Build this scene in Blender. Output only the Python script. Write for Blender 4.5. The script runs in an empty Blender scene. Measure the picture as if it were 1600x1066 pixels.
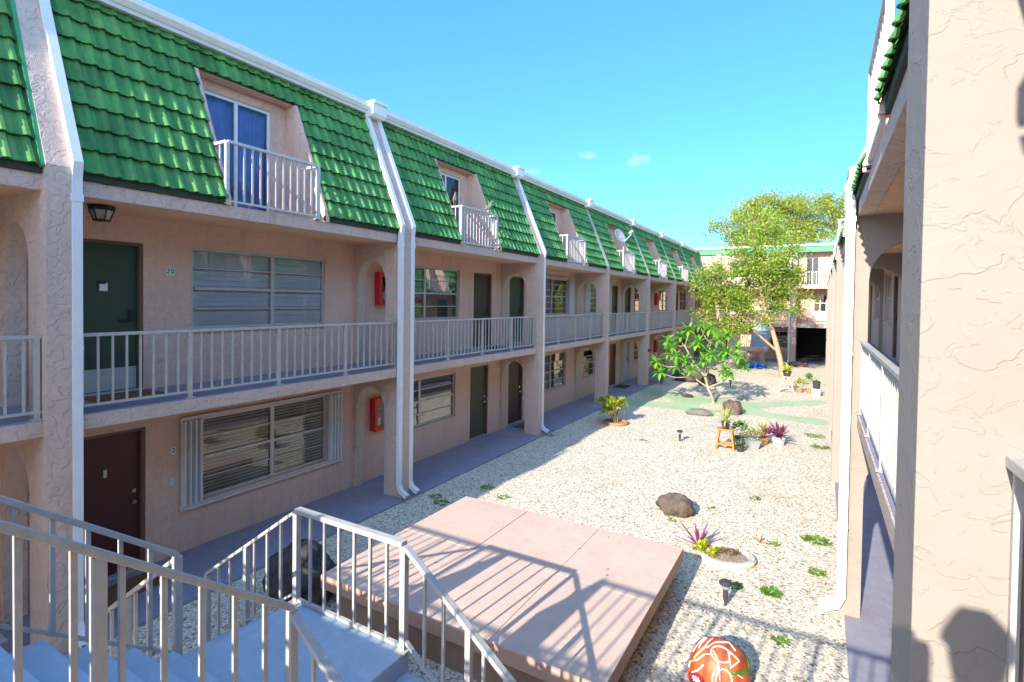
import bpy, bmesh, math, random
from mathutils import Vector, Matrix, noise
R = math.radians
random.seed(7)
scn = bpy.context.scene
COL = scn.collection

# ------------------------------------------------------------------ camera, sky, sun, exposure
cd = bpy.data.cameras.new('camera'); cam = bpy.data.objects.new('camera', cd); COL.objects.link(cam)
YAW, PIT, ROL = 0.5284, 0.0200, 0.0135
F = Vector((-math.sin(YAW)*math.cos(PIT), math.cos(YAW)*math.cos(PIT), -math.sin(PIT)))
R0 = Vector((math.cos(YAW), math.sin(YAW), 0)); U0 = R0.cross(F)
RX = R0*math.cos(ROL)+U0*math.sin(ROL); UX = -R0*math.sin(ROL)+U0*math.cos(ROL)
m = Matrix((RX, UX, -F)).transposed().to_4x4(); m.translation = (0, 0, 4.0075)
cam.matrix_world = m
cd.sensor_width = 36; cd.lens = 828.38*36/1600; cd.shift_y = -(533-487.16)/1600
cd.clip_start = 0.05; cd.clip_end = 3000
scn.camera = cam
ELEV, AZ = R(26.1), R(6.4)             # sun behind the camera, slightly to the left
w = bpy.data.worlds.new('World'); scn.world = w; w.use_nodes = True
nt = w.node_tree; bg = nt.nodes['Background']
sky = nt.nodes.new('ShaderNodeTexSky'); sky.sky_type = 'NISHITA'; sky.sun_disc = False
sky.sun_elevation = ELEV; sky.sun_rotation = math.pi+AZ; sky.altitude = 0
sky.air_density = 1.0; sky.dust_density = 0.15; sky.ozone_density = 1.2
hsv = nt.nodes.new('ShaderNodeHueSaturation'); hsv.inputs['Hue'].default_value = 0.505
hsv.inputs['Saturation'].default_value = 1.45; hsv.inputs['Value'].default_value = 1.35
gm = nt.nodes.new('ShaderNodeGamma'); gm.inputs['Gamma'].default_value = 0.55      # evens out the bright horizon of the clear sky
nt.links.new(sky.outputs[0], gm.inputs['Color']); nt.links.new(gm.outputs[0], hsv.inputs['Color'])
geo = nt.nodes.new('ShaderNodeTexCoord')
# sky tinted by direction: sunward half brightened as added shade fill, other half darkened blue
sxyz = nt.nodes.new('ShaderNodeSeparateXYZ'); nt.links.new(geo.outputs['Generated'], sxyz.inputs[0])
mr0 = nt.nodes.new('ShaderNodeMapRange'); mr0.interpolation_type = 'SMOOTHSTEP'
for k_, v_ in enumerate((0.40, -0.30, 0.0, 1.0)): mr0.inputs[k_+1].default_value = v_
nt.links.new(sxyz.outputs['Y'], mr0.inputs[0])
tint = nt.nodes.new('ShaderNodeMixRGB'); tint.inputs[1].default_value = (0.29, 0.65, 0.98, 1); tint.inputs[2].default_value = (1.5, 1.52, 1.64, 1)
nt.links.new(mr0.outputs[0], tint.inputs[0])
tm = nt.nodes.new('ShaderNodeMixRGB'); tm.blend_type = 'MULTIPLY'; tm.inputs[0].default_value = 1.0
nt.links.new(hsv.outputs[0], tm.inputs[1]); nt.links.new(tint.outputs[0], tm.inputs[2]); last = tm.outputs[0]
def world_cloud(direction, size, sx, strength):
    """a small wispy cloud in the sky around one direction"""
    global last
    d = Vector(direction).normalized()
    e1 = Vector((0, 0, 1)).cross(d).normalized(); e2 = d.cross(e1)
    nz = nt.nodes.new('ShaderNodeTexNoise'); nz.inputs['Scale'].default_value = 45; nz.inputs['Detail'].default_value = 8
    nt.links.new(geo.outputs['Generated'], nz.inputs['Vector'])
    def dot(v):
        n = nt.nodes.new('ShaderNodeVectorMath'); n.operation = 'DOT_PRODUCT'; n.inputs[1].default_value = v
        nt.links.new(geo.outputs['Generated'], n.inputs[0]); return n.outputs['Value']
    def mth(op, a, b):
        n = nt.nodes.new('ShaderNodeMath'); n.operation = op
        for i, v in enumerate((a, b)):
            if isinstance(v, (int, float)): n.inputs[i].default_value = v
            else: nt.links.new(v, n.inputs[i])
        return n.outputs[0]
    a = mth('POWER', mth('DIVIDE', dot(e1), size*sx), 2.0); b = mth('POWER', mth('DIVIDE', dot(e2), size), 2.0)
    q = mth('ADD', a, b)
    q = mth('ADD', q, mth('MULTIPLY', mth('SUBTRACT', nz.outputs['Fac'], 0.5), 3.2))
    mr = nt.nodes.new('ShaderNodeMapRange'); mr.inputs[1].default_value = 1.0; mr.inputs[2].default_value = 0.0
    mr.inputs[3].default_value = 0.0; mr.inputs[4].default_value = strength
    nt.links.new(q, mr.inputs[0])
    front = mth('MULTIPLY', mr.outputs[0], mth('GREATER_THAN', dot(d), 0.9))
    mx = nt.nodes.new('ShaderNodeMixRGB'); mx.inputs[2].default_value = (2.0, 2.2, 2.3, 1)
    nt.links.new(front, mx.inputs[0]); nt.links.new(last, mx.inputs[1]); last = mx.outputs[0]
def pixdir(u, v): return F + (u-800)/828.38*RX - (v-487.16)/828.38*UX
world_cloud(pixdir(996, 250), 0.013, 1.7, 0.42)
world_cloud(pixdir(915, 243), 0.008, 2.4, 0.22)
world_cloud(pixdir(830, 268), 0.008, 3.0, 0.15)
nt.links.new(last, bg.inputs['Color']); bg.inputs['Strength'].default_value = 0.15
sd = bpy.data.lights.new('sun', 'SUN'); sd.energy = 2.5; sd.angle = R(0.53); sd.color = (1.0, 0.925, 0.81)
sun = bpy.data.objects.new('sun', sd); COL.objects.link(sun)
tow = Vector((-math.sin(AZ)*math.cos(ELEV), -math.cos(AZ)*math.cos(ELEV), math.sin(ELEV)))
sun.rotation_euler = tow.to_track_quat('Z', 'Y').to_euler()
scn.view_settings.view_transform = 'Standard'; scn.view_settings.look = 'None'
scn.view_settings.exposure = 1.9; scn.view_settings.gamma = 1.0
scn.cycles.max_bounces = 8; scn.cycles.diffuse_bounces = 4; scn.cycles.transparent_max_bounces = 12
scn.cycles.caustics_reflective = False; scn.cycles.caustics_refractive = False

# ------------------------------------------------------------------ materials
def newmat(name):
    M = bpy.data.materials.new(name); M.use_nodes = True
    t = M.node_tree; p = t.nodes['Principled BSDF']; return M, t, p
def N(t, typ, **kw):
    n = t.nodes.new(typ)
    for k, v in kw.items():
        if hasattr(n, k): setattr(n, k, v)
        else: n.inputs[k].default_value = v
    return n
def L(t, a, b): t.links.new(a, b)
def pos(t): return N(t, 'ShaderNodeNewGeometry').outputs['Position']
def rgba(c): return (c[0], c[1], c[2], 1)
def ramp(t, fac, stops):
    r = N(t, 'ShaderNodeValToRGB'); e = r.color_ramp.elements
    while len(e) < len(stops): e.new(0.5)
    for i, (p_, c) in enumerate(stops):
        e[i].position = p_; e[i].color = rgba(c) if not isinstance(c, (int, float)) else (c, c, c, 1)
    L(t, fac, r.inputs[0]); return r.outputs[0]
def tex(t, scale, detail=4, rough=0.55, dist=0.0, vec=None):
    n = N(t, 'ShaderNodeTexNoise'); n.inputs['Scale'].default_value = scale; n.inputs['Detail'].default_value = detail
    n.inputs['Roughness'].default_value = rough; n.inputs['Distortion'].default_value = dist
    L(t, vec if vec is not None else pos(t), n.inputs['Vector']); return n
def mixc(t, fac, a, b, mode='MIX'):
    n = N(t, 'ShaderNodeMixRGB', blend_type=mode)
    for i, v in enumerate((fac, a, b)):
        if isinstance(v, (int, float)): n.inputs[i].default_value = v
        elif isinstance(v, tuple): n.inputs[i].default_value = rgba(v)
        else: L(t, v, n.inputs[i])
    return n.outputs[0]
def bump(t, p, h, dist, strength=1.0):
    b = N(t, 'ShaderNodeBump'); b.inputs['Distance'].default_value = dist; b.inputs['Strength'].default_value = strength
    L(t, h, b.inputs['Height']); L(t, b.outputs[0], p.inputs['Normal']); return b
def plain(name, c, rough=0.6, metal=0.0, var=0.12, scale=6.0, bscale=0, bdist=0.0, spec=0.5):
    M, t, p = newmat(name)
    n = tex(t, scale, 5)
    col = ramp(t, n.outputs['Fac'], [(0.25, tuple(x*(1-var) for x in c)), (0.75, tuple(min(1, x*(1+var)) for x in c))])
    L(t, col, p.inputs['Base Color']); p.inputs['Roughness'].default_value = rough; p.inputs['Metallic'].default_value = metal
    p.inputs['Specular IOR Level'].default_value = spec
    if bscale: bump(t, p, tex(t, bscale, 5).outputs['Fac'], bdist)
    return M
def stucco(name, c, amp=0.012, scale=22, stain=0.10):
    M, t, p = newmat(name)
    big = tex(t, 0.7, 6, 0.6); fine = tex(t, 14, 5, 0.6)
    col = ramp(t, big.outputs['Fac'], [(0.3, tuple(x*(1-stain) for x in c)), (0.7, tuple(x*(1+stain*.6) for x in c))])
    col = mixc(t, 0.25, col, ramp(t, fine.outputs['Fac'], [(0.35, tuple(x*0.75 for x in c)), (0.65, tuple(min(1, x*1.1) for x in c))]))
    mp = N(t, 'ShaderNodeMapping'); mp.inputs['Scale'].default_value = (2.6, 2.6, 0.22); L(t, pos(t), mp.inputs['Vector'])
    run = ramp(t, tex(t, 1.6, 6, 0.6, 0.2, mp.outputs[0]).outputs['Fac'], [(0.52, 1.0), (0.75, 0.87)])
    blot = ramp(t, tex(t, 1.9, 7, 0.7).outputs['Fac'], [(0.56, 1.0), (0.74, 0.86)])
    col = mixc(t, 1.0, mixc(t, 1.0, col, run, 'MULTIPLY'), blot, 'MULTIPLY')
    L(t, col, p.inputs['Base Color']); p.inputs['Roughness'].default_value = 0.9; p.inputs['Specular IOR Level'].default_value = 0.2
    a = tex(t, scale, 6, 0.6, 0.6); b = ramp(t, tex(t, scale*.45, 3, 0.5, 1.2).outputs['Fac'], [(0.47, 0.0), (0.53, 1.0)])
    h = mixc(t, 0.45, a.outputs['Fac'], b)
    bump(t, p, h, amp)
    return M
def trowel(name, c):
    """skip-trowelled stucco: flat plateaus with torn, curling edges"""
    M, t, p = newmat(name)
    mp = N(t, 'ShaderNodeMapping'); mp.inputs['Scale'].default_value = (1.0, 1.0, 1.5); L(t, pos(t), mp.inputs['Vector'])
    a = tex(t, 3.8, 6, 0.5, 0.6, mp.outputs[0]); b = tex(t, 8.0, 5, 0.55, 0.9, mp.outputs[0])
    h1 = ramp(t, a.outputs['Fac'], [(0.0, 0.0), (0.44, 0.25), (0.452, 0.75), (0.62, 0.45), (1.0, 0.4)])
    h2 = ramp(t, b.outputs['Fac'], [(0.0, 0.0), (0.57, 0.2), (0.58, 0.8), (0.75, 0.4)])
    h = mixc(t, 0.3, h1, h2)
    h = mixc(t, 0.12, h, tex(t, 70, 4).outputs['Fac'])
    big = tex(t, 1.3, 5)
    col = ramp(t, big.outputs['Fac'], [(0.3, tuple(x*.93 for x in c)), (0.7, tuple(x*1.05 for x in c))])
    L(t, col, p.inputs['Base Color']); p.inputs['Roughness'].default_value = 0.85; p.inputs['Specular IOR Level'].default_value = 0.2
    bump(t, p, h, 0.006)
    return M
def gravel(name):
    M, t, p = newmat(name)
    v = N(t, 'ShaderNodeTexVoronoi'); v.inputs['Scale'].default_value = 36; v.inputs['Randomness'].default_value = 1; L(t, pos(t), v.inputs['Vector'])
    sep = N(t, 'ShaderNodeSeparateColor'); L(t, v.outputs['Color'], sep.inputs[0])
    c = ramp(t, sep.outputs[0], [(0.0, (.26, .20, .13)), (0.10, (.48, .38, .25)), (0.3, (.70, .62, .47)), (0.8, (.80, .73, .58)), (1.0, (.88, .83, .70))])
    gap = ramp(t, v.outputs['Distance'], [(0.40, 1.0), (0.75, 0.70)])
    c = mixc(t, 1.0, c, gap, 'MULTIPLY')
    v2 = N(t, 'ShaderNodeTexVoronoi'); v2.inputs['Scale'].default_value = 6.0; L(t, pos(t), v2.inputs['Vector'])
    speck = ramp(t, v2.outputs['Distance'], [(0.10, 0.45), (0.17, 1.0)])
    c = mixc(t, 1.0, c, speck, 'MULTIPLY')
    big = tex(t, 0.55, 6, 0.65)
    mud = ramp(t, big.outputs['Fac'], [(0.53, 0.0), (0.75, 0.50)])
    c = mixc(t, mud, c, (.40, .33, .20))
    L(t, c, p.inputs['Base Color']); p.inputs['Roughness'].default_value = 0.95; p.inputs['Specular IOR Level'].default_value = 0.15
    inv = N(t, 'ShaderNodeMath', operation='SUBTRACT'); inv.inputs[0].default_value = 1.0; L(t, v.outputs['Distance'], inv.inputs[1])
    bump(t, p, inv.outputs[0], 0.012, 0.5)
    return M
def leafmat(name, c1, c2, trans=0.35, rough=0.5):
    M, t, p = newmat(name)
    g = N(t, 'ShaderNodeNewGeometry')
    col = ramp(t, g.outputs['Random Per Island'], [(0.0, c1), (1.0, c2)])
    L(t, col, p.inputs['Base Color']); p.inputs['Roughness'].default_value = rough
    tr = N(t, 'ShaderNodeBsdfTranslucent'); L(t, col, tr.inputs['Color'])
    mx = N(t, 'ShaderNodeMixShader'); mx.inputs[0].default_value = trans
    L(t, p.outputs[0], mx.inputs[1]); L(t, tr.outputs[0], mx.inputs[2])
    L(t, mx.outputs[0], t.nodes['Material Output'].inputs[0]); return M
def glassmat(name, refl=0.10, tint=(.86, .92, .95)):
    M, t, p = newmat(name)
    gl = N(t, 'ShaderNodeBsdfGlossy'); gl.inputs['Roughness'].default_value = 0.02
    tp = N(t, 'ShaderNodeBsdfTransparent'); tp.inputs['Color'].default_value = rgba(tint)
    fr = N(t, 'ShaderNodeFresnel'); fr.inputs['IOR'].default_value = 1.55
    ad = N(t, 'ShaderNodeMath', operation='ADD'); ad.use_clamp = True; ad.inputs[1].default_value = refl; L(t, fr.outputs[0], ad.inputs[0])
    wv = tex(t, 2.2, 2); b = N(t, 'ShaderNodeBump'); b.inputs['Distance'].default_value = 0.0004; L(t, wv.outputs['Fac'], b.inputs['Height']); L(t, b.outputs[0], gl.inputs['Normal'])
    mx = N(t, 'ShaderNodeMixShader'); L(t, ad.outputs[0], mx.inputs[0]); L(t, tp.outputs[0], mx.inputs[1]); L(t, gl.outputs[0], mx.inputs[2])
    L(t, mx.outputs[0], t.nodes['Material Output'].inputs[0]); return M
def tilemat(name):
    M, t, p = newmat(name)
    g = N(t, 'ShaderNodeNewGeometry')
    c = ramp(t, g.outputs['Random Per Island'], [(0.0, (.060, .205, .055)), (0.35, (.088, .280, .075)), (0.7, (.098, .310, .082)), (1.0, (.15, .365, .11))])
    grime = ramp(t, tex(t, 3.0, 7, 0.7).outputs['Fac'], [(0.33, 0.62), (0.60, 1.0)])
    c = mixc(t, 1.0, c, grime, 'MULTIPLY')
    L(t, c, p.inputs['Base Color']); p.inputs['Roughness'].default_value = 0.6; p.inputs['Specular IOR Level'].default_value = 0.3
    bump(t, p, tex(t, 40, 4).outputs['Fac'], 0.003)
    return M
def paintedslab(name, c, worn, amount=.6):
    M, t, p = newmat(name)
    a = tex(t, 0.9, 7, 0.65); b = tex(t, 7, 6, 0.7, 0.5)
    col = ramp(t, a.outputs['Fac'], [(0.3, tuple(x*.88 for x in c)), (0.7, tuple(x*1.07 for x in c))])
    col = mixc(t, ramp(t, b.outputs['Fac'], [(0.50, 0.0), (0.72, amount)]), col, worn)
    L(t, col, p.inputs['Base Color']); p.inputs['Roughness'].default_value = 0.75; p.inputs['Specular IOR Level'].default_value = 0.3
    bump(t, p, tex(t, 55, 4).outputs['Fac'], 0.003)
    return M
M = {}
M['stucco'] = stucco('pink_beige_stucco', (.765, .52, .415))
M['pier'] = stucco('pier_stucco', (.63, .48, .405), 0.016, 15)
M['trowel'] = trowel('skip_trowel_stucco', (.335, .29, .25))
M['ceiling'] = stucco('soffit_stucco_warm_bounce', (.78, .49, .31), 0.006, 30)  # warm bounce light from the gravel is put into this colour
M['tile'] = tilemat('green_roof_tile')
M['green_metal'] = plain('green_painted_metal', (.06, .30, .13), 0.5)
M['eave_green'] = plain('dark_green_board', (.030, .045, .028), 0.8, var=.3)
M['white_metal'] = plain('white_painted_metal', (.78, .79, .80), 0.4, var=.05)
M['dull_metal'] = plain('dull_white_metal', (.62, .62, .62), 0.5, var=.08)
def railmat(name, c):
    MM, t, p = newmat(name)
    n = tex(t, 9, 5); col = ramp(t, n.outputs['Fac'], [(0.3, tuple(x*.88 for x in c)), (0.7, tuple(x*1.08 for x in c))])
    spots = ramp(t, tex(t, 16, 6, 0.7).outputs['Fac'], [(0.62, 0.0), (0.70, 0.55)])
    col = mixc(t, spots, col, (.27, .19, .13)); L(t, col, p.inputs['Base Color']); p.inputs['Roughness'].default_value = 0.42
    bump(t, p, tex(t, 30, 4).outputs['Fac'], 0.003); return MM
M['rail'] = railmat('grey_rail_paint', (.47, .45, .42))
M['rail_white'] = railmat('white_rail_paint', (.58, .575, .57))
M['frame'] = plain('aluminium_frame', (.50, .50, .49), 0.4, metal=.3)
M['walk'] = paintedslab('blue_grey_walkway', (.27, .265, .33), (.38, .365, .41))
M['stair'] = paintedslab('pale_blue_concrete', (.36, .455, .545), (.52, .58, .63))
M['deck'] = paintedslab('pink_platform_paint', (.65, .475, .375), (.46, .29, .20), .34)
M['decks'] = paintedslab('platform_side_paint', (.54, .35, .265), (.42, .27, .20))
M['deckb'] = plain('brown_platform_base', (.30, .19, .13), 0.8)
M['gravel'] = gravel('pale_gravel')
M['pebble'] = leafmat('loose_pebble', (.42, .35, .25), (.88, .83, .72), 0.0, .9)
M['path'] = paintedslab('green_path_paint', (.40, .52, .32), (.50, .56, .42))
M['door_green'] = plain('dark_green_door', (.030, .065, .038), 0.45, var=.1)
M['door_olive'] = plain('olive_door', (.075, .085, .045), 0.45)
M['door_red'] = plain('dark_red_door', (.075, .020, .018), 0.45)
M['door_brown'] = plain('brown_door', (.06, .042, .034), 0.45)
M['door_rust'] = plain('rust_door', (.20, .055, .03), 0.5)
M['door_white'] = plain('pale_door', (.45, .50, .55), 0.5)
M['doorframe'] = plain('door_frame_paint', (.15, .10, .075), 0.5)
M['black'] = plain('black_metal', (.012, .012, .013), 0.4)
M['dark'] = plain('dark_interior', (.022, .022, .024), 0.8)
M['chrome'] = plain('worn_chrome', (.6, .6, .58), 0.25, metal=1.0)
M['glass'] = glassmat('window_glass', 0.02, (.96, .98, .99))
M['glass_mid'] = glassmat('dusty_glass', 0.045, (.92, .94, .95))
M['glass_shiny'] = glassmat('reflective_glass', 0.22, (.75, .80, .82))
M['curtain_blue'] = plain('blue_curtain', (.17, .26, .72), 0.8)
M['curtain_pale'] = plain('pale_blue_curtain', (.60, .68, .86), 0.8, var=.06)
M['blind_white'] = plain('white_blind', (.90, .94, 1.0), 0.6, var=.03)
M['blind_tan'] = plain('tan_blind', (.80, .76, .68), 0.55, var=.1)
M['blind_grey'] = plain('grey_drape', (.30, .31, .31), 0.8)
M['red'] = plain('red_cabinet', (.62, .018, .012), 0.4)
M['white'] = plain('white_plastic', (.8, .8, .78), 0.5, var=.04)
M['sticker'] = plain('number_ink', (.03, .03, .03), 0.6)
M['mat'] = plain('coir_mat', (.19, .10, .045), 0.95, var=.35, scale=14, bscale=120, bdist=.01)
M['mat_dark'] = plain('rubber_mat', (.035, .035, .036), 0.9)
M['rock'] = plain('lava_rock', (.12, .09, .07), 0.9, var=.6, scale=5, bscale=14, bdist=.05)
M['rock_dark'] = plain('dark_rock', (.055, .050, .048), 0.9, var=.5, scale=5, bscale=14, bdist=.05)
M['rock_grey'] = plain('grey_stone', (.16, .15, .13), 0.9, var=.4, scale=7, bscale=14, bdist=.03)
M['cement'] = plain('cement_ring', (.56, .52, .44), 0.9, var=.25, scale=6, bscale=40, bdist=.01)
M['bark'] = plain('tan_bark', (.42, .30, .19), 0.9, var=.3, scale=5, bscale=16, bdist=.03)
M['bark2'] = plain('pale_bark', (.36, .31, .23), 0.9, var=.3, scale=6, bscale=20, bdist=.02)
M['twig'] = plain('twig_bark', (.26, .19, .13), 0.9, var=.3)
M['leaf_tree'] = leafmat('tree_leaf', (.15, .36, .03), (.62, .66, .11), .5)
M['leaf_back'] = leafmat('yellow_green_leaf', (.20, .36, .03), (.66, .62, .11), .5)
M['leaf_brown'] = leafmat('dry_leaf', (.20, .11, .05), (.36, .24, .10), .3)
M['leaf_fran'] = leafmat('glossy_leaf', (.12, .40, .03), (.30, .58, .07), .42, .35)
M['leaf_croton'] = leafmat('yellow_croton_leaf', (.20, .34, .02), (.62, .58, .05), .35)
M['leaf_green'] = leafmat('mid_green_leaf', (.06, .19, .03), (.22, .40, .06), .35)
M['leaf_dark'] = leafmat('dark_green_leaf', (.035, .10, .02), (.14, .26, .05), .3)
M['leaf_purple'] = leafmat('purple_leaf', (.22, .03, .12), (.46, .10, .28), .3)
M['leaf_lime'] = leafmat('lime_leaf', (.42, .50, .02), (.72, .70, .05), .35)
M['leaf_stripe'] = leafmat('pale_striped_leaf', (.34, .44, .10), (.62, .60, .22), .35)
M['leaf_pink'] = leafmat('pink_leaf', (.50, .16, .12), (.66, .40, .24), .3)
M['petal'] = leafmat('pink_petal', (.70, .30, .34), (.85, .62, .60), .3)
M['weed'] = leafmat('weed_leaf', (.07, .20, .02), (.26, .46, .04), .35)
M['soil'] = plain('gravelly_soil', (.34, .27, .20), 0.95, var=.5, scale=30, bscale=50, bdist=.02)
M['pot_black'] = plain('black_pot', (.045, .045, .05), 0.5)
M['pot_grey'] = plain('grey_pot', (.30, .33, .35), 0.6)
M['pot_white'] = plain('white_pot', (.62, .68, .68), 0.5)
M['pot_clay'] = plain('clay_pot', (.42, .20, .11), 0.8)
M['wood_orange'] = plain('orange_wood', (.52, .20, .05), 0.5, var=.2, scale=12)
M['wood_pale'] = plain('weathered_wood', (.55, .44, .34), 0.8, var=.2)
M['orange'] = plain('orange_paint', (.56, .11, .025), 0.5, var=.12, scale=5)
M['crimson'] = plain('crimson_paint', (.30, .012, .035), 0.4)
M['blue_tarp'] = plain('blue_plastic', (.01, .13, .60), 0.5)
M['dish'] = plain('dish_grey', (.24, .26, .29), 0.5, var=.05)
M['skin'] = plain('skin', (.45, .28, .20), 0.6, var=.05)
M['shirt'] = plain('navy_shirt', (.05, .07, .14), 0.9)
M['trousers'] = plain('khaki_trousers', (.24, .20, .14), 0.9)
M['hair'] = plain('dark_hair', (.03, .02, .015), 0.7)
M['lamp_glass'] = plain('frosted_lamp_glass', (.55, .52, .45), 0.3)

# ------------------------------------------------------------------ builders
XF = [None]                                  # optional map of building coordinates (mirrored wing)
def org(o):
    v = Vector((0, 0, 0))
    while o is not None: v = v + o.location; o = o.parent
    return v
class MB:
    def __init__(s): s.v = []; s.f = []
    def quad(s, *p):
        i = len(s.v); s.v += [Vector(q) for q in p]; s.f.append(tuple(range(i, i+len(p)))); return s
    def box(s, x0, x1, y0, y1, z0, z1):
        i = len(s.v)
        s.v += [Vector((x, y, z)) for z in (z0, z1) for y in (y0, y1) for x in (x0, x1)]
        s.f += [tuple(i+k for k in q) for q in ((0, 2, 3, 1), (4, 5, 7, 6), (0, 1, 5, 4), (2, 6, 7, 3), (0, 4, 6, 2), (1, 3, 7, 5))]
        return s
    def bar(s, a, b, w, h, up=(0, 0, 1), vert_ends=False):
        a = Vector(a); b = Vector(b); d = (b-a).normalized(); up = Vector(up)
        if abs(d.dot(up)) > .98: up = Vector((0, 1, 0))
        sd = d.cross(up).normalized(); u = sd.cross(d) if not vert_ends else up
        i = len(s.v)
        for p in (a, b):
            for q, r in ((-1, -1), (1, -1), (1, 1), (-1, 1)): s.v.append(p+sd*q*w/2+u*r*h/2)
        s.f += [tuple(i+k for k in q) for q in ((0, 1, 2, 3), (7, 6, 5, 4), (0, 4, 5, 1), (1, 5, 6, 2), (2, 6, 7, 3), (3, 7, 4, 0))]
        return s
    def prism(s, poly, axis, c0, c1):
        """poly: 2-D points in the plane across axis (0: yz, 1: xz, 2: xy)"""
        def P(p, c): return Vector((c, p[0], p[1])) if axis == 0 else Vector((p[0], c, p[1])) if axis == 1 else Vector((p[0], p[1], c))
        n = len(poly); i = len(s.v)
        s.v += [P(p, c0) for p in poly]+[P(p, c1) for p in poly]
        s.f.append(tuple(range(i, i+n))); s.f.append(tuple(range(i+2*n-1, i+n-1, -1)))
        for k in range(n): s.f.append((i+k, i+(k+1) % n, i+n+(k+1) % n, i+n+k))
        return s
    def tube(s, pts, r, n=7, cap=True):
        pts = [Vector(p) for p in pts]; rs = r if isinstance(r, (list, tuple)) else [r]*len(pts)
        rings = []; prev = None
        for k, p in enumerate(pts):
            d = (pts[min(k+1, len(pts)-1)]-pts[max(k-1, 0)]).normalized()
            if prev is None: a = d.orthogonal().normalized()
            else: a = (prev-d*prev.dot(d)).normalized()
            prev = a; b = d.cross(a); i = len(s.v)
            s.v += [p+(a*math.cos(t)+b*math.sin(t))*rs[k] for t in [2*math.pi*q/n for q in range(n)]]
            rings.append(i)
        for a, b in zip(rings, rings[1:]):
            for q in range(n): s.f.append((a+q, a+(q+1) % n, b+(q+1) % n, b+q))
        if cap:
            s.f.append(tuple(rings[0]+q for q in range(n))[::-1]); s.f.append(tuple(rings[-1]+q for q in range(n)))
        return s
    def lathe(s, c, prof, n=16, axis=None):
        c = Vector(c); rings = []
        for r, z in prof:
            i = len(s.v); rings.append(i)
            s.v += [c+Vector((r*math.cos(2*math.pi*q/n), r*math.sin(2*math.pi*q/n), z)) for q in range(n)]
        for a, b in zip(rings, rings[1:]):
            for q in range(n): s.f.append((a+q, a+(q+1) % n, b+(q+1) % n, b+q))
        s.f.append(tuple(rings[0]+q for q in range(n))[::-1]); s.f.append(tuple(rings[-1]+q for q in range(n)))
        return s
    def blob(s, c, rad, seed=0, rough=.25, sub=3, flat=0.0, freq=1.6):
        bm = bmesh.new(); bmesh.ops.create_icosphere(bm, subdivisions=sub, radius=1)
        i = len(s.v); c = Vector(c)
        for v in bm.verts:
            q = v.co.normalized(); k = 1+rough*noise.noise(q*freq+Vector((seed*3.1, seed, 1.7)))+rough*.45*noise.noise(q*freq*2.7+Vector((seed, 9, seed)))
            p = Vector((q.x*rad[0], q.y*rad[1], q.z*rad[2]))*k
            if p.z < -rad[2]*flat: p.z = -rad[2]*flat
            s.v.append(c+p)
        s.f += [tuple(i+v.index for v in f.verts) for f in bm.faces]; bm.free(); return s
    def leaf(s, base, d, L_, w_, droop=.3, segs=3, fold=.0, shape=(.35, 1.0, .75, .02)):
        """one bent blade starting at base, along d"""
        base = Vector(base); d = Vector(d).normalized(); side = d.cross(Vector((0, 0, 1)))
        if side.length < .05: side = Vector((1, 0, 0))
        side.normalize(); i = len(s.v); p = base.copy(); dd = d.copy()
        for k in range(segs+1):
            t = k/segs; x = t*(len(shape)-1); a = int(min(x, len(shape)-2)); ww = w_*.5*(shape[a]*(1-(x-a))+shape[a+1]*(x-a))
            up = side.cross(dd)
            s.v += [p-side*ww+up*ww*fold, p+side*ww+up*ww*fold]
            dd = (dd+Vector((0, 0, -droop/segs))).normalized(); p = p+dd*(L_/segs)
        for k in range(segs): a = i+2*k; s.f.append((a, a+1, a+3, a+2))
        return s
    def build(s, name, mat, parent=None, smooth=False, local=True, recalc=True, bevel=0):
        vs = [XF[0](p) for p in s.v] if XF[0] else s.v
        me = bpy.data.meshes.new(name)
        o = bpy.data.objects.new(name, me); COL.objects.link(o)
        if parent is not None: o.parent = parent
        off = org(parent) if parent is not None else Vector((0, 0, 0))
        me.from_pydata([tuple(p-off) for p in vs], [], s.f)
        if recalc:
            bm = bmesh.new(); bm.from_mesh(me); bmesh.ops.recalc_face_normals(bm, faces=bm.faces); bm.to_mesh(me); bm.free()
        me.materials.append(M[mat] if isinstance(mat, str) else mat)
        if smooth:
            for p in me.polygons: p.use_smooth = True
        if bevel:
            md = o.modifiers.new('bevel', 'BEVEL'); md.width = bevel; md.segments = 2; md.limit_method = 'ANGLE'
        return o
def tag(o, label=None, cat=None, group=None, kind=None):
    if label: o['label'] = label
    if cat: o['category'] = cat
    if group: o['group'] = group
    if kind: o['kind'] = kind
    return o
def thing(name, label, cat, loc=(0, 0, 0), group=None):
    o = bpy.data.objects.new(name, None); COL.objects.link(o); o.location = loc; o.empty_display_size = .2
    return tag(o, label, cat, group)
def structure(o): o['kind'] = 'structure'; return o
def copy_tree(o, parent=None):
    c = o.copy(); COL.objects.link(c); c.parent = parent
    for ch in list(o.children): copy_tree(ch, c)
    return c
def Z(a, b, t): return Vector(a)*(1-t)+Vector(b)*t
def text_mesh(name, body, size, loc, rotm, mat, parent):
    cu = bpy.data.curves.new(name, 'FONT'); cu.body = body; cu.size = size; cu.extrude = .002; cu.align_x = 'CENTER'; cu.align_y = 'CENTER'
    tmp = bpy.data.objects.new(name+'_curve', cu); COL.objects.link(tmp)
    dg = bpy.context.evaluated_depsgraph_get(); me = bpy.data.meshes.new_from_object(tmp.evaluated_get(dg))
    bpy.data.objects.remove(tmp); bpy.data.curves.remove(cu)
    me.transform(rotm.to_4x4()); me.transform(Matrix.Translation(Vector(loc)-org(parent)))
    me.materials.clear(); me.materials.append(M[mat])
    o = bpy.data.objects.new(name, me); COL.objects.link(o); o.parent = parent; return o

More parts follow.
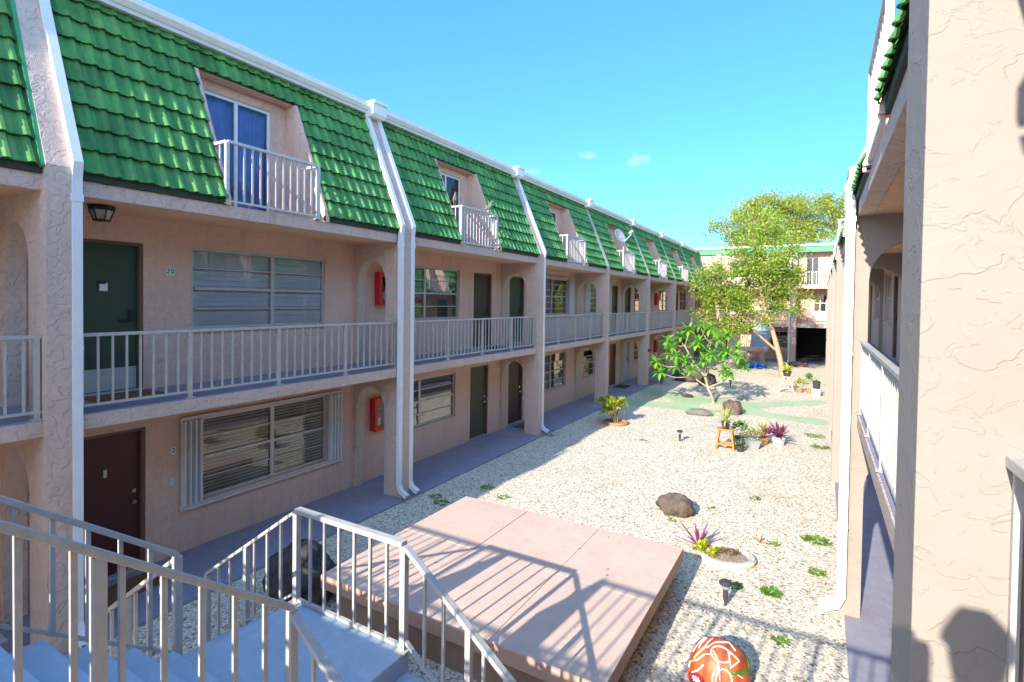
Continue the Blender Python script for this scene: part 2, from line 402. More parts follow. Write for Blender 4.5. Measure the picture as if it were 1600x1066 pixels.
# ------------------------------------------------------------------ ground
mb = MB(); mb.quad((-220, -200, 0), (220, -200, 0), (220, 400, 0), (-220, 400, 0)); structure(mb.build('gravel_ground', 'gravel'))
OUT = [(-7.23, 24.22), (-7.33, 25.05), (-6.11, 24.57), (-5.55, 24.14), (-4.53, 23.69), (-3.64, 23.43), (-2.15, 23.6), (-1.54, 24.5), (0.25, 26.05), (0.25, 24.71), (-1.32, 23.46), (-2.06, 22.28), (-1.68, 21.85), (-0.76, 21.5), (0.25, 21.63), (0.25, 20.36), (-0.73, 20.61), (-1.78, 20.9), (-2.46, 20.9), (-3.26, 20.69), (-4.18, 20.35), (-4.68, 20.5), (-5.44, 20.42), (-6.09, 20.18), (-6.66, 20.04), (-7.1, 20.3), (-7.1, 21.4), (-6.13, 21.53), (-5.09, 21.74), (-5.13, 22.21), (-5.76, 22.75), (-6.23, 23.37)]
ISL = [(-4.12, 21.61), (-4.01, 22.21), (-3.73, 22.5), (-3.24, 22.5), (-2.88, 22.1), (-3.04, 21.45), (-3.43, 21.1), (-3.83, 21.16)]
def fill_poly(outer, holes, z, name, mat):
    bm = bmesh.new(); edges = []
    def smooth_loop(P):
        r = []
        n = len(P)
        for i in range(n):
            a, b = Vector(P[i]), Vector(P[(i+1) % n]); r += [a*.75+b*.25, a*.25+b*.75]
        return r
    for P in [outer]+holes:
        P = smooth_loop(P); vs = [bm.verts.new((p[0], p[1], z)) for p in P]
        edges += [bm.edges.new((vs[i], vs[(i+1) % len(vs)])) for i in range(len(vs))]
    bmesh.ops.triangle_fill(bm, use_beauty=True, use_dissolve=False, edges=edges)
    for f in bm.faces:
        if f.normal.z < 0: f.normal_flip()
    me = bpy.data.meshes.new(name); bm.to_mesh(me); bm.free(); me.materials.append(M[mat])
    o = bpy.data.objects.new(name, me); COL.objects.link(o); return o
structure(fill_poly(OUT, [ISL], .006, 'green_path', 'path'))
mb = MB(); mb.box(-8.49, -7.06, -14.5, 41.4, -.2, .045); structure(mb.build('left_walkway', 'walk', bevel=.01))
mb = MB(); mb.box(.34, 1.61, -14.5, 41.4, -.2, .045); structure(mb.build('right_walkway', 'walk', bevel=.01))

# ------------------------------------------------------------------ apartment wings
YS = [-14.6, -8.85, -3.2, 2.385, 7.98, 13.89, 19.58, 25.22, 30.53, 35.72]
YEND = 41.4
XO, XW = -7.16, -8.5                       # outer face of the piers, wall face
XR, ZR = -8.23, 7.98                       # top of the mansard
SD = Vector((XR-XO, 0, ZR-5.41)).normalized(); SN = Vector((-SD.z*-1, 0, -SD.x))
SN = Vector((SD.z, 0, -SD.x))
def slope(s, off=0.0, base=(-7.24, 5.375)):
    p = Vector((base[0], 0, base[1]))+SD*s+SN*off; return p
CH = .311
def tile_rows(mb, y0, y1, r0, r1, off=0.0):
    """interlocking ribbed tiles, every rib pair a tile of its own"""
    pitch = (y1-y0)/max(1, round((y1-y0)/.19)); n = max(1, round((y1-y0)/.19))
    prof = [(0, 0), (.26, .0), (.29, .002), (.46, .028), (.50, .030), (.64, .030), (.74, .001), (1.0, 0)]
    for r in range(r0, r1):
        for k in range(n):
            ya = y0+k*pitch; j = random.uniform(-.004, .004); js = random.uniform(-.006, .006); i = len(mb.v)
            for (s_, lift) in ((r*CH+js, .058), ((r+1)*CH+.03, .010)):
                for (t, h) in prof:
                    p = slope(s_, lift+h+j+off); mb.v.append(Vector((p.x, ya+t*pitch, p.z)))
            for (t, h) in prof:                          # front lip
                p = slope(r*CH+js, .042+h*.85+j+off); mb.v.append(Vector((p.x, ya+t*pitch, p.z)))
            q = len(prof)
            for a in range(q-1):
                mb.f.append((i+a, i+a+1, i+q+a+1, i+q+a)); mb.f.append((i+a, i+2*q+a, i+2*q+a+1, i+a+1))
            # closed underside at the lip so that no light leaks below the course
            mb.f.append((i+2*q, i+q, i+2*q-1, i+3*q-1))
def wall_holes(mb, x, y0, y1, z0, z1, holes, depth=.13):
    ys = sorted({y0, y1} | {v for h in holes for v in h[:2]}); zs = sorted({z0, z1} | {v for h in holes for v in h[2:4]})
    for a, b in zip(ys, ys[1:]):
        for c, d in zip(zs, zs[1:]):
            ym, zm = (a+b)/2, (c+d)/2
            if any(h[0] < ym < h[1] and h[2] < zm < h[3] for h in holes): continue
            mb.quad((x, a, c), (x, b, c), (x, b, d), (x, a, d))
    for (a, b, c, d) in holes:
        X = x-depth
        mb.quad((x, a, c), (X, a, c), (X, a, d), (x, a, d)); mb.quad((x, b, c), (X, b, c), (X, b, d), (x, b, d))
        mb.quad((x, a, d), (X, a, d), (X, b, d), (x, b, d)); mb.quad((x, a, c), (X, a, c), (X, b, c), (x, b, c))
def window(par, y0, y1, z0, z1, cols, rows, blind, shutters=(0, 0), x=XW, glass='glass', label=None, sill=True, split=None):
    mb = MB(); X = x-(.05 if blind != 'venetian_white' else .02); fw = .045
    mb.box(X-.05, X, y0, y1, z0, z0+fw); mb.box(X-.05, X, y0, y1, z1-fw, z1)
    mb.box(X-.05, X, y0, y0+fw, z0+fw, z1-fw); mb.box(X-.05, X, y1-fw, y1, z0+fw, z1-fw)
    yc = [y0+fw]+[y0+(y1-y0)*(split[c] if split else (c+1)/cols) for c in range(cols-1)]+[y1-fw]
    for c in range(1, cols): mb.box(X-.05, X+.008, yc[c]-.035, yc[c]+.035, z0+fw, z1-fw)
    for a, b in zip(yc, yc[1:]):
        for r in range(1, rows):
            z = z0+(z1-z0)*r/rows; h = .022 if (rows % 2 == 0 and r == rows//2) else .010
            mb.box(X-.04, X+.004, a+.02, b-.02, z-h, z+h)
    o = mb.build('window', 'frame', par)
    if label: o['label'] = label
    g = MB()
    for a, b in zip(yc, yc[1:]):
        for r in range(rows):
            za = z0+(z1-z0)*r/rows; zb = z0+(z1-z0)*(r+1)/rows; tl = random.uniform(.0, .010)
            g.quad((X-.025+tl, a+.01, za+.01), (X-.025+tl, b-.01, za+.01), (X-.032, b-.01, zb-.01), (X-.032, a+.01, zb-.01))
    g.build('pane', glass, o, recalc=False)
    b = MB(); xb = x-.16 if not blind.startswith('venetian') else X-.055
    if blind in ('venetian', 'venetian_white'):
        n = int((z1-z0)/(.056 if blind == 'venetian' else .085))
        for k in range(n):
            z = z0+.02+k*(z1-z0-.02)/n
            hh = .034 if blind == 'venetian' else .08; dx = .014 if blind == 'venetian' else .006
            b.quad((xb+dx, y0+.02, z), (xb+dx, y1-.02, z), (xb-dx, y1-.02, z+hh), (xb-dx, y0+.02, z+hh))
        if blind == 'venetian':
            bk = MB(); bk.quad((xb-.06, y0, z0), (xb-.06, y1, z0), (xb-.06, y1, z1), (xb-.06, y0, z1)); bk.build('interior', 'dark', o)
        else: b.quad((xb-.012, y0, z0), (xb-.012, y1, z0), (xb-.012, y1, z1), (xb-.012, y0, z1))
        b.build('blind', 'blind_tan' if blind == 'venetian' else 'blind_white', o)
    elif blind == 'dark':
        b.quad((xb-.05, y0-.1, z0-.1), (xb-.05, y1+.1, z0-.1), (xb-.05, y1+.1, z1+.1), (xb-.05, y0-.1, z1+.1)); b.build('interior', 'dark', o)
    else:
        n = int((y1-y0)/.03); i = 0
        P = [(xb+.018*math.sin(k*.9+1.3*math.sin(k*.21)), y0-.02+(y1-y0+.04)*k/n) for k in range(n+1)]
        for (xa, ya), (xc, yd) in zip(P, P[1:]): b.quad((xa, ya, z0-.02), (xc, yd, z0-.02), (xc, yd, z1+.02), (xa, ya, z1+.02))
        b.build('curtain', blind, o, smooth=False)
    if sill:
        s_ = MB(); s_.box(x-.10, x+.035, y0-.05, y1+.05, z0-.055, z0-.002); s_.build('sill', 'stucco', o, bevel=.006)
    for k, sw in enumerate(shutters):
        if not sw: continue
        ya = y0-sw if k == 0 else y1; s2 = MB(); n = 4
        s2.box(x+.01, x+.05, ya-.01, ya+sw+.01, z1-.0, z1+.03); s2.box(x+.01, x+.05, ya-.01, ya+sw+.01, z0-.04, z0)
        for q in range(n):
            y = ya+sw*(q+.5)/n; wd = sw/n*.80
            s2.prism([(x+.015, y-wd/2), (x+.05, y-wd/2), (x+.105, y-wd*.2), (x+.105, y+wd*.2), (x+.05, y+wd/2), (x+.015, y+wd/2)], 2, z0, z1)
        s2.build('shutter', 'dull_metal', o)
    if any(shutters):
        s3 = MB(); s3.box(x+.012, x+.06, y0-shutters[0], y1+shutters[1], z1+.032, z1+.06); s3.box(x+.02, x+.075, y0-shutters[0], y1+shutters[1], z0-.075, z0-.042); s3.build('shutter_track', 'dull_metal', o)
    return o
def door(par, y0, y1, zf, zt, mat, x=XW, handle='black', kick=None, plaque=None, label=None, hside=1):
    mb = MB(); X = x-.085; mb.box(X-.045, X, y0+.045, y1-.045, zf+.02, zt-.045); o = mb.build('door', mat, par)
    if label: o['label'] = label
    f = MB(); f.box(x-.12, x-.02, y0, y0+.045, zf, zt); f.box(x-.12, x-.02, y1-.045, y1, zf, zt); f.box(x-.12, x-.02, y0+.045, y1-.045, zt-.045, zt); f.build('frame', 'doorframe' if mat != 'door_white' else 'dull_metal', o)
    yh = y1-.13 if hside > 0 else y0+.13
    h = MB()
    if handle == 'black':
        h.prism([(X, zf+.99), (X+.022, zf+.99), (X+.022, zf+1.16), (X, zf+1.16)], 1, yh-.035, yh+.035)
        h.prism([(X+.015, zf+.995), (X+.05, zf+.995), (X+.05, zf+1.015), (X+.015, zf+1.015)], 1, min(yh-.15*hside, yh), max(yh-.15*hside, yh)); h.build('handle', 'black', o)
    else:
        h.tube([(X, yh, zf+1.14), (X+.03, yh, zf+1.14)], .03, 10); h.build('deadbolt', handle, o); h = MB()
        h.tube([(X, yh, zf+.98), (X+.02, yh, zf+.98), (X+.045, yh, zf+.98), (X+.06, yh, zf+.98)], [.015, .02, .034, .025], 10); h.build('handle', handle, o)
    if kick:
        k = MB(); k.box(X, X+.004, y0+.06, y1-.06, zf+.03, zf+kick); k.build('kickplate', 'frame', o)
    if plaque == 'notice':
        yc = (y0+y1)/2; k = MB(); k.box(X, X+.006, yc-.05, yc+.05, zf+1.42, zf+1.53); k.build('notice', 'white', o)
        k = MB(); k.box(X+.0065, X+.009, yc-.075, yc+.02, zf+1.515, zf+1.56); k.box(X+.0065, X+.009, yc-.075, yc-.05, zf+1.44, zf+1.515); k.build('notice_clip', 'black', o)
    elif plaque == 'viewer':
        yc = (y0+y1)/2; k = MB(); k.box(X, X+.006, yc-.02, yc+.02, zf+1.42, zf+1.53); k.build('viewer', 'dull_metal', o)
    t = MB(); t.box(x-.10, x+.02, y0, y1, zf-.01, zf+.018); t.build('threshold', 'frame', o)
    return o
def railing(par, a, b, h=.9, mat='rail', posts=(0, .25, .5, .75, 1), gap=.15, low=.09, pw=.05, cap=(.055, .04), bal=.022, name='railing', base=True):
    """handrail and bottom rail from a to b (points at floor level) with square balusters and posts"""
    a = Vector(a); b = Vector(b); up = Vector((0, 0, 1)); mb = MB(); Lh = (b-a).length; hl = Vector((b.x-a.x, b.y-a.y, 0)).length
    mb.bar(a+up*low, b+up*low, .035, .028, vert_ends=True)
    n = max(2, round(hl/gap))
    pt = [p*n for p in posts]
    for k in range(1, n):
        if any(abs(k-q) < .5 for q in pt): continue
        p = Z(a, b, k/n); mb.bar(p+up*low, p+up*(h-.02), bal, bal, up=(b-a).cross(up) if abs((b-a).normalized().z) < .95 else (1, 0, 0))
    o = mb.build(name, mat, par)
    hm = MB(); hm.bar(a+up*h, b+up*h, cap[0], cap[1], vert_ends=True); hm.build('handrail', mat, o, bevel=.006)
    d = Vector((b.x-a.x, b.y-a.y, 0)).normalized()
    for q in posts:
        p = Z(a, b, q); pm = MB(); pm.bar(p, p+up*(h-.012), pw, pw, up=d)
        if base: pm.bar(p, p+up*.012, pw*2.0, pw*2.0, up=d)
        pm.build('post', mat, o)
    return o
def arch_pier(par, Y, wd, pw, mat, name='arched_pier', arches=True):
    mb = MB(); xb = XO-pw; xa = -8.42; c = (xa+xb)/2; r = (xb-xa)/2
    y0, y1 = Y, Y+wd
    mb.prism([(xb, -.1), (XO, -.1), (XO, 5.41), (xb, 5.41)], 1, y0, y1)
    for zf, top in ((-.03, 2.47), (2.60, 5.13)):
        zs = zf+1.73; rise = .50; n = 18
        mb.prism([(XW-.05, zf), (xa, zf), (xa, top), (XW-.05, top)], 1, y0, y1)
        P = [(c-r*math.cos(math.pi*k/n), zs+rise*math.sin(math.pi*k/n)) for k in range(n+1)]
        for (x1, z1), (x2, z2) in zip(P, P[1:]): mb.prism([(x1, z1), (x2, z2), (x2, top), (x1, top)], 1, y0, y1)
    mb.prism([(XW-.05, 2.47), (xb, 2.47), (xb, 2.60), (XW-.05, 2.60)], 1, y0, y1)
    mb.prism([(XW-.05, 5.13), (xb, 5.13), (xb, 5.41), (XW-.05, 5.41)], 1, y0, y1)
    mb.prism([(XW-.05, 5.41), (XO, 5.41), (XR+.02, ZR-.10), (XW-.05, ZR-.10)], 1, y0, y1)
    return mb.build(name, mat, par, bevel=.014 if mat == 'trowel' and wd > .4 else 0)
def downspout(par, y, side, kick=1, top=True, wd=.095, dp=.075, zb=.16, mat='white_metal'):
    """rectangular pipe that follows the pier: down the slope, the elbow, the upright, the kicked-out foot"""
    mb = MB(); x = XO-.02; yy = y+side*wd/2
    P = [(XR+.06, yy, ZR-.16), (x+.03, yy, 5.47), (x, yy, 5.30), (x, yy, zb+.16), (x+.05, yy, zb+.05), (x+.22, yy, zb-.04)]
    i0 = len(mb.v)
    pts = [Vector(p) for p in P]; ring = []
    for k, p in enumerate(pts):
        d = (pts[min(k+1, len(pts)-1)]-pts[max(k-1, 0)]).normalized(); n = Vector((d.z, 0, -d.x)); i = len(mb.v)
        for (q, r_) in ((-.5, -.5), (-.2, -.42), (.2, -.42), (.5, -.5), (.5, .5), (-.5, .5)): mb.v.append(p+Vector((0, 1, 0))*q*wd-n*r_*dp)
        ring.append(i)
    for a, b in zip(ring, ring[1:]):
        for q in range(6): mb.f.append((a+q, a+(q+1) % 6, b+(q+1) % 6, b+q))
    mb.f.append(tuple(ring[0]+q for q in range(6)))
    o = mb.build('downspout', mat, par)
    s = MB()                                             # elbow and foot collars
    s.box(x-dp/2-.008, x+dp/2+.008, yy-wd/2-.008, yy+wd/2+.008, 5.05, 5.13)
    s.build('bracket', mat, o)
    for z in (1.2, 3.4): s = MB(); s.box(x-dp/2-.005, x+dp/2+.005, yy-wd/2-.005, yy+wd/2+.005, z, z+.03); s.build('bracket', mat, o)
    return o
PAT = {  # doors and windows bay by bay: (kind, floor, y0, y1, extras) relative to the pier before
}
def wing(name, label, side, pw, holes_up, holes_low, wnear):
    root = thing(name, label, 'building', (XF[0](Vector((XW, 8, 0))) if XF[0] else Vector((XW, 8, 0))))
    # plain walls behind the walkways, and the mass of the building
    mb = MB()
    wall_holes(mb, XW, YS[0]-.2, YEND, .0, 2.48, [h['r'] for h in holes_low])
    wall_holes(mb, XW, YS[0]-.2, YEND, 2.6, 5.2, [h['r'] for h in holes_up])
    mb.build('wall', 'stucco', root)
    mb = MB(); mb.box(-17, -8.78, YS[0]-.2, YEND, -.1, 5.15); mb.box(-17, -8.62, YS[0]-.2, YEND, 5.15, 7.86); mb.build('core', 'stucco', root)
    mb = MB(); mb.box(-17.2, -8.30, YS[0]-.25, YEND, 7.865, 7.95); mb.build('flat_roof', 'dull_metal', root)
    for z0, z1, nm, xf in ((2.47, 2.64, 'walkway_slab', -7.235 if side > 0 else -7.31), (5.13, 5.31, 'eave_slab', -7.262)):
        mb = MB(); ye = 2.3 if side < 0 and nm == 'eave_slab' else YS[0]-.2
        mb.box(xf-.16, xf, ye, YEND, z0, z1); mb.build(nm+'_edge', 'pier', root, bevel=.008)
        mb = MB(); mb.box(XW-.1, xf-.161, YS[0]-.2, YEND, z0+.012, z1-.002); mb.build(nm, 'ceiling', root)
    mb = MB(); mb.box(XW+.002, -7.25 if side > 0 else -7.325, YS[0]-.2, YEND, 2.641, 2.652); mb.build('walkway_floor', 'walk', root)
    # gutter along the eave
    mb = MB(); mb.prism([(-8.34, 7.86), (-8.08, 7.86), (-8.02, 7.92), (-8.01, 8.0), (-8.34, 8.0)], 1, YS[0]-.2, YEND); mb.build('gutter', 'white_metal', root)
    mb = MB(); mb.box(-8.24, -8.10, YS[0]-.2, YEND, 7.80, 7.858); mb.build('fascia_board', 'dull_metal', root)
    n = len(YS)
    for i, Y in enumerate(YS):
        near = (wnear and i == 3)
        wd = .48 if near else .225
        Y0 = 2.10 if near else Y
        arch_pier(root, Y0, wd, .30 if near else pw, 'trowel' if side < 0 else 'pier')
        hd = MB(); hd.prism([(-8.36, 7.74), (-7.98, 7.74), (-7.93, 7.80), (-7.93, 7.98), (-7.89, 8.0), (-7.89, 8.05), (-8.36, 8.05)], 1, Y-.08, Y+.30)
        hd.build('leader_head', 'white_metal', root)
        Yn = YS[i+1] if i+1 < n else YEND
        y0, y1 = Y0+wd, Yn
        ra, rb = Y+2.08, Y+3.75
        to = -.11 if side < 0 and i == 2 else 0
        t = MB()
        tile_rows(t, y0+.01, ra-.04, 0, 9, to); tile_rows(t, rb+.04, y1-.01, 0, 9, to); tile_rows(t, ra-.04, rb+.04, 7, 9, to)
        t.build('roof_tiles', 'tile', root, recalc=False)
        u = MB()                                         # deck under the tiles and the flashing strips at the piers
        for (a, b, s0, s1) in ((y0, ra, -.02, 2.72), (rb, y1, -.02, 2.72), (ra, rb, 2.2, 2.72)):
            p0, p1 = slope(s0, to), slope(s1, to); u.quad((p0.x, a, p0.z), (p0.x, b, p0.z), (p1.x, b, p1.z), (p1.x, a, p1.z))
            pass
        for y in (y0+.02, y1-.02):
            p0, p1 = slope(-.02, .05+to), slope(2.72, .05+to); u.bar((p0.x, y, p0.z), (p1.x, y, p1.z), .04, .05, up=SN)
        u.build('roof_flashing', 'green_metal', root, recalc=False)
        for (a, b) in ((y0+.005, ra), (rb, y1-.005)): u = MB(); u.box(-7.275, -7.232+to, a, b, 5.311, 5.40); u.build('eave_board', 'eave_green', root)
        # recessed balcony with its sliding door
        d = MB(); pt, pb = slope(2.16, .04), slope(0, .04); xk = -8.30
        for (ya, yb) in ((ra-.05, ra), (rb, rb+.05)): d.prism([(xk-.1, 5.30), (pb.x, 5.30), (pb.x+.0, pb.z), (pt.x, pt.z), (xk-.1, pt.z)], 1, ya, yb)
        pc = slope(2.17, -.02); d.prism([(xk-.1, pt.z-.01), (pc.x, pt.z-.01), (pc.x-.02, pt.z+.04), (xk-.1, pt.z+.04)], 1, ra, rb)
        da, db, dz = ra+.16, rb-.28, 7.22
        wall_holes(d, xk, ra, rb, 5.3, 7.37, [(da, db, 5.33, dz)], .08)
        d.build('dormer', 'stucco', root)
        far = i > 7
        dr = MB(); X = xk-.03
        for (a, b) in ((da, da+.05), ((da+db)/2-.03, (da+db)/2+.03), (db-.05, db)): dr.box(X-.04, X, a, b, 5.33, dz)
        dr.box(X-.04, X-.002, da+.05, db-.05, dz-.05, dz); dr.box(X-.04, X-.002, da+.05, db-.05, 5.33, 5.38)
        do = dr.build('sliding_door', 'white_metal', root)
        g = MB(); g.quad((X-.02, da+.04, 5.37), (X-.02, db-.04, 5.37), (X-.02, db-.04, dz-.04), (X-.02, da+.04, dz-.04)); g.build('pane', 'glass', do, recalc=False)
        cu = MB(); k = int((db-da)/.025)
        P = [(X-.12+.022*math.sin(q*.8+1.5*math.sin(q*.17)), da-.02+(db-da+.04)*q/k) for q in range(k+1)]
        for (xa, ya), (xc, yd) in zip(P, P[1:]): cu.quad((xa, ya, 5.31), (xc, yd, 5.31), (xc, yd, dz+.05), (xa, ya, dz+.05))
        cu.build('curtain', 'curtain_blue' if i == 3 else ('dark' if i in (4, 6) else 'blind_grey'), do)
        xr = -7.245; br = railing(root, (xr, Y+2.04, 5.315), (xr, Y+3.60, 5.315), .88, 'rail_white', (0, 1), .13, .05, name='balcony_railing')
        for yq in (Y+2.04, Y+3.60):
            sr = MB(); sr.bar((xr, yq, 6.19), (xr-.42, yq, 6.19), .05, .04); sr.bar((xr-.16, yq, 5.32), (xr-.16, yq, 6.20), .022, .022); sr.build('return_rail', 'rail_white', br)
        # second floor railing
        if i >= 2:
            a = y0 if i > 2 else .30
            npost = 4
            pp = [0.012]+[q/npost for q in range(1, npost)]+[.988]
            xq = -7.30 if side > 0 else (-7.35 if i > 2 else -7.40)
            railing(root, (xq, a, 2.652), (xq, y1, 2.652), .90, 'rail', pp if i > 2 else (.02, .5, .98), .15, .085)
    for h in holes_up+holes_low:
        zf = 2.652 if h in holes_up else .045
        y0, y1, z0, z1 = h['r']
        if h['k'] == 'door': door(root, y0, y1, zf, z1, h['m'], handle=h.get('h', 'black'), kick=h.get('kick'), plaque=h.get('pl'), hside=h.get('hs', 1))
        else: window(root, y0, y1, z0, z1, h.get('c', 2), h.get('n', 4), h['b'], h.get('s', (0, 0)), glass=h.get('g', 'glass'), split=h.get('split'))
    return root
def Wn(y0, y1, z0, z1, b, **k): return dict(k='win', r=(y0, y1, z0, z1), b=b, **k)
def Dr(y0, y1, z0, z1, m_, **k): return dict(k='door', r=(y0, y1, z0, z1), m=m_, **k)
UP = [Wn(-1.2, 1.2, 3.5, 4.78, 'curtain_pale'),
      Dr(3.02, 3.95, 2.652, 4.77, 'door_green', kick=.34, pl='notice'), Wn(4.62, 7.2, 3.50, 4.78, 'venetian_white', split=[.555]),
      Wn(9.12, 11.72, 3.52, 4.83, 'blind_grey', split=[.46], g='glass_shiny'), Dr(12.40, 13.36, 2.652, 4.80, 'door_brown'), Dr(14.40, 15.36, 2.652, 4.80, 'door_green', hs=1),
      Wn(16.2, 18.86, 3.53, 4.86, 'dark', s=(.36, .36), g='glass_shiny', n=6), Wn(20.95, 23.2, 3.53, 4.84, 'dark', s=(.45, 0), g='glass_shiny', n=6),
      Dr(23.85, 24.7, 2.652, 4.8, 'door_green'), Dr(25.75, 26.7, 2.652, 4.8, 'door_brown'), Wn(27.3, 29.6, 3.53, 4.82, 'dark', g='glass_shiny'),
      Wn(32.2, 34.4, 3.53, 4.82, 'blind_grey', g='glass_shiny'), Dr(34.6, 35.5, 2.652, 4.8, 'door_brown'), Dr(36.2, 37.1, 2.652, 4.8, 'door_brown'), Wn(37.6, 39.8, 3.53, 4.82, 'dark', g='glass_shiny')]
LOW = [Wn(-1.2, 1.2, .75, 2.05, 'curtain_pale'),
       Dr(3.02, 3.98, .045, 2.10, 'door_red', h='chrome', pl='viewer'), Wn(4.78, 7.28, .77, 2.08, 'venetian', s=(.33, .32), g='glass_mid', split=[.52]),
       Wn(9.12, 11.58, .88, 2.07, 'dark', g='glass_shiny', split=[.42], n=4), Dr(12.28, 13.22, .045, 2.12, 'door_olive', h='chrome'), Dr(14.40, 15.34, .045, 2.10, 'door_red', h='chrome'),
       Wn(16.2, 18.76, .77, 2.10, 'dark', g='glass_shiny'), Wn(20.5, 23.0, .85, 2.0, 'dark', g='glass_shiny'),
       Dr(23.65, 24.55, .045, 2.05, 'door_rust', h='chrome'), Dr(25.75, 26.65, .045, 2.05, 'door_white'), Wn(27.4, 29.6, .9, 2.0, 'dark', g='glass_shiny'),
       Wn(32.2, 34.4, .9, 2.0, 'dark', g='glass_shiny'), Dr(34.6, 35.5, .045, 2.05, 'door_red'), Wn(37.6, 39.8, .9, 2.0, 'dark')]
left = wing('apartment_building', 'long shaded wing with green tiled mansard and balconies along the left of the courtyard', 1, .47, UP, LOW, False)
for i, (sides) in {3: (1,), 4: (-1, 1), 5: (1,)}.items():
    for s in sides: downspout(left, YS[i] if s < 0 else YS[i]+.225, s)
XM = -6.89
XF[0] = lambda p: Vector((XM-p.x, p.y, p.z))
UPR = [Wn(3.4, 5.6, 3.5, 4.8, 'blind_grey'), Dr(6.3, 7.2, 2.652, 4.8, 'door_brown'), Dr(8.8, 9.7, 2.652, 4.8, 'door_green'), Wn(10.4, 12.6, 3.5, 4.8, 'dark'),
       Dr(16.0, 17.0, 2.652, 4.8, 'door_green'), Wn(17.5, 19.2, 3.55, 4.95, 'curtain_pale', n=2), Wn(20.3, 22.6, 3.55, 4.95, 'curtain_pale', n=2), Dr(23.8, 24.7, 2.652, 4.8, 'door_brown'), Wn(26.5, 28.8, 3.5, 4.8, 'dark')]
LOWR = [Wn(3.4, 5.6, .85, 2.05, 'blind_grey'), Dr(6.3, 7.2, .045, 2.1, 'door_red'), Wn(10.4, 12.6, .85, 2.05, 'dark'), Dr(14.6, 15.5, .045, 2.1, 'door_red'), Wn(16.2, 18.6, .85, 2.05, 'dark'), Wn(21, 23.4, .85, 2.05, 'dark'), Wn(27, 29, .85, 2.05, 'dark')]
right = wing('apartment_building', 'three storey wing close on the right, big trowelled stucco pier and white railing', -1, .235, UPR, LOWR, True)
downspout(right, YS[4], -1, wd=.15, dp=.10)
XF[0] = None
# ------------------------------------------------------------------ outside staircase in the foreground
LX0, LX1, LY0, LY1, LZ = -4.42, -2.97, 2.25, 3.43, 1.03
BY = .08                                    # edge of the bridge, top of the flight
st = thing('staircase', 'T shaped outdoor staircase of pale blue concrete with grey metal railings', 'staircase', ((LX0+LX1)/2, LY0, 0))
def flight(name, axis, a0, z0, a1, z1, n, c0, c1, thick=.17):
    """n risers from (a0,z0) at the top to (a1,z1) at the foot"""
    P = [(a0, z0)]; run = (a1-a0)/(n-1); rise = (z0-z1)/n; z = z0; a = a0
    for k in range(n):
        nose = .02 if run > 0 else -.02
        z -= rise; P.append((a, z)) if k == 0 else P.append((a, z))
        if k < n-1: a += run; P.append((a, z))
    sg = 1 if run > 0 else -1; P[0] = (a0-.05*sg, P[1][1]); P = [P[0]]+P[2:]; P = [(q[0], q[1]-.003) for q in P]
    if z1 > .1: P += [(a1+.05*sg, z1), (a1+.05*sg, z1-thick+.02), (a0-.05*sg, z0-thick*1.6)]
    else: P += [(a1-.28*(1 if run > 0 else -1), -.02), (a0-.05*sg, z0-thick*1.5)]
    mb = MB(); mb.prism(P, 0 if axis == 'y' else 1, c0, c1); return mb.build(name, 'stair', st, bevel=.012)
flight('upper_flight', 'y', BY, 2.652, LY0, LZ, 9, LX0+.04, LX1-.04)
flight('lower_flight', 'x', LX0, LZ, LX0-1.42, 0.0, 6, LY0+.03, LY1-.03)
flight('lower_flight', 'x', LX1, LZ, LX1+1.36, 0.0, 6, LY0+.03, LY1-.03)
mb = MB(); mb.box(LX0, LX1, LY0, LY1, LZ-.19, LZ); mb.build('landing', 'stair', st, bevel=.012)
mb = MB(); mb.box(LX0+.25, LX1-.25, LY0+.35, LY1-.35, 0, LZ-.19); mb.build('landing_pier', 'stucco', st)
mb = MB(); mb.box(-7.24, .42, -1.55, BY, 2.46, 2.651); mb.build('bridge', 'pier', st, bevel=.01)
e = .035
railing(st, (LX0+e, LY1-e, LZ), (LX1-e, LY1-e, LZ), .91, 'rail', (0, 1), .2, .03, .055, (.075, .045), .024)
up = .02
railing(st, (LX1-e+.03, LY1-e, LZ-.02), (LX1-e+1.40, LY1-e, 0.0), .90, 'rail', (.47, 1), .2, .10, .05, (.065, .045), .024)
railing(st, (LX0+e-.03, LY1-e, LZ-.02), (LX0+e-1.52, LY1-e, 0.0), .90, 'rail', (.52, 1), .2, .10, .05, (.05, .04), .024)
railing(st, (LX1-e+.03, LY0+e, LZ-.02), (LX1-e+1.40, LY0+e, 0.0), .90, 'rail', (.47, 1), .2, .10, .05, (.065, .045), .024)
railing(st, (LX0+e-.03, LY0+e, LZ-.02), (LX0+e-1.52, LY0+e, 0.0), .90, 'rail', (.52, 1), .2, .10, .05, (.05, .04), .024)
for x in (LX0+e-.01, LX1-e+.01):
    railing(st, (x, LY0+e, LZ+.0), (x, BY+.02, 2.652), .92, 'rail', (0, .5, 1), .2, .12, .055, (.062, .05), .026)
for xa, xb in ((-7.2, LX0), (LX1, .40)):
    railing(st, (xa, BY-.035, 2.652), (xb, BY-.035, 2.652), .92, 'rail', (0, .33, .66, 1), .15, .09, .05)
railing(st, (-7.2, -1.5, 2.652), (.40, -1.5, 2.652), .92, 'rail', (0, .2, .4, .6, .8, 1), .15, .09, .05)

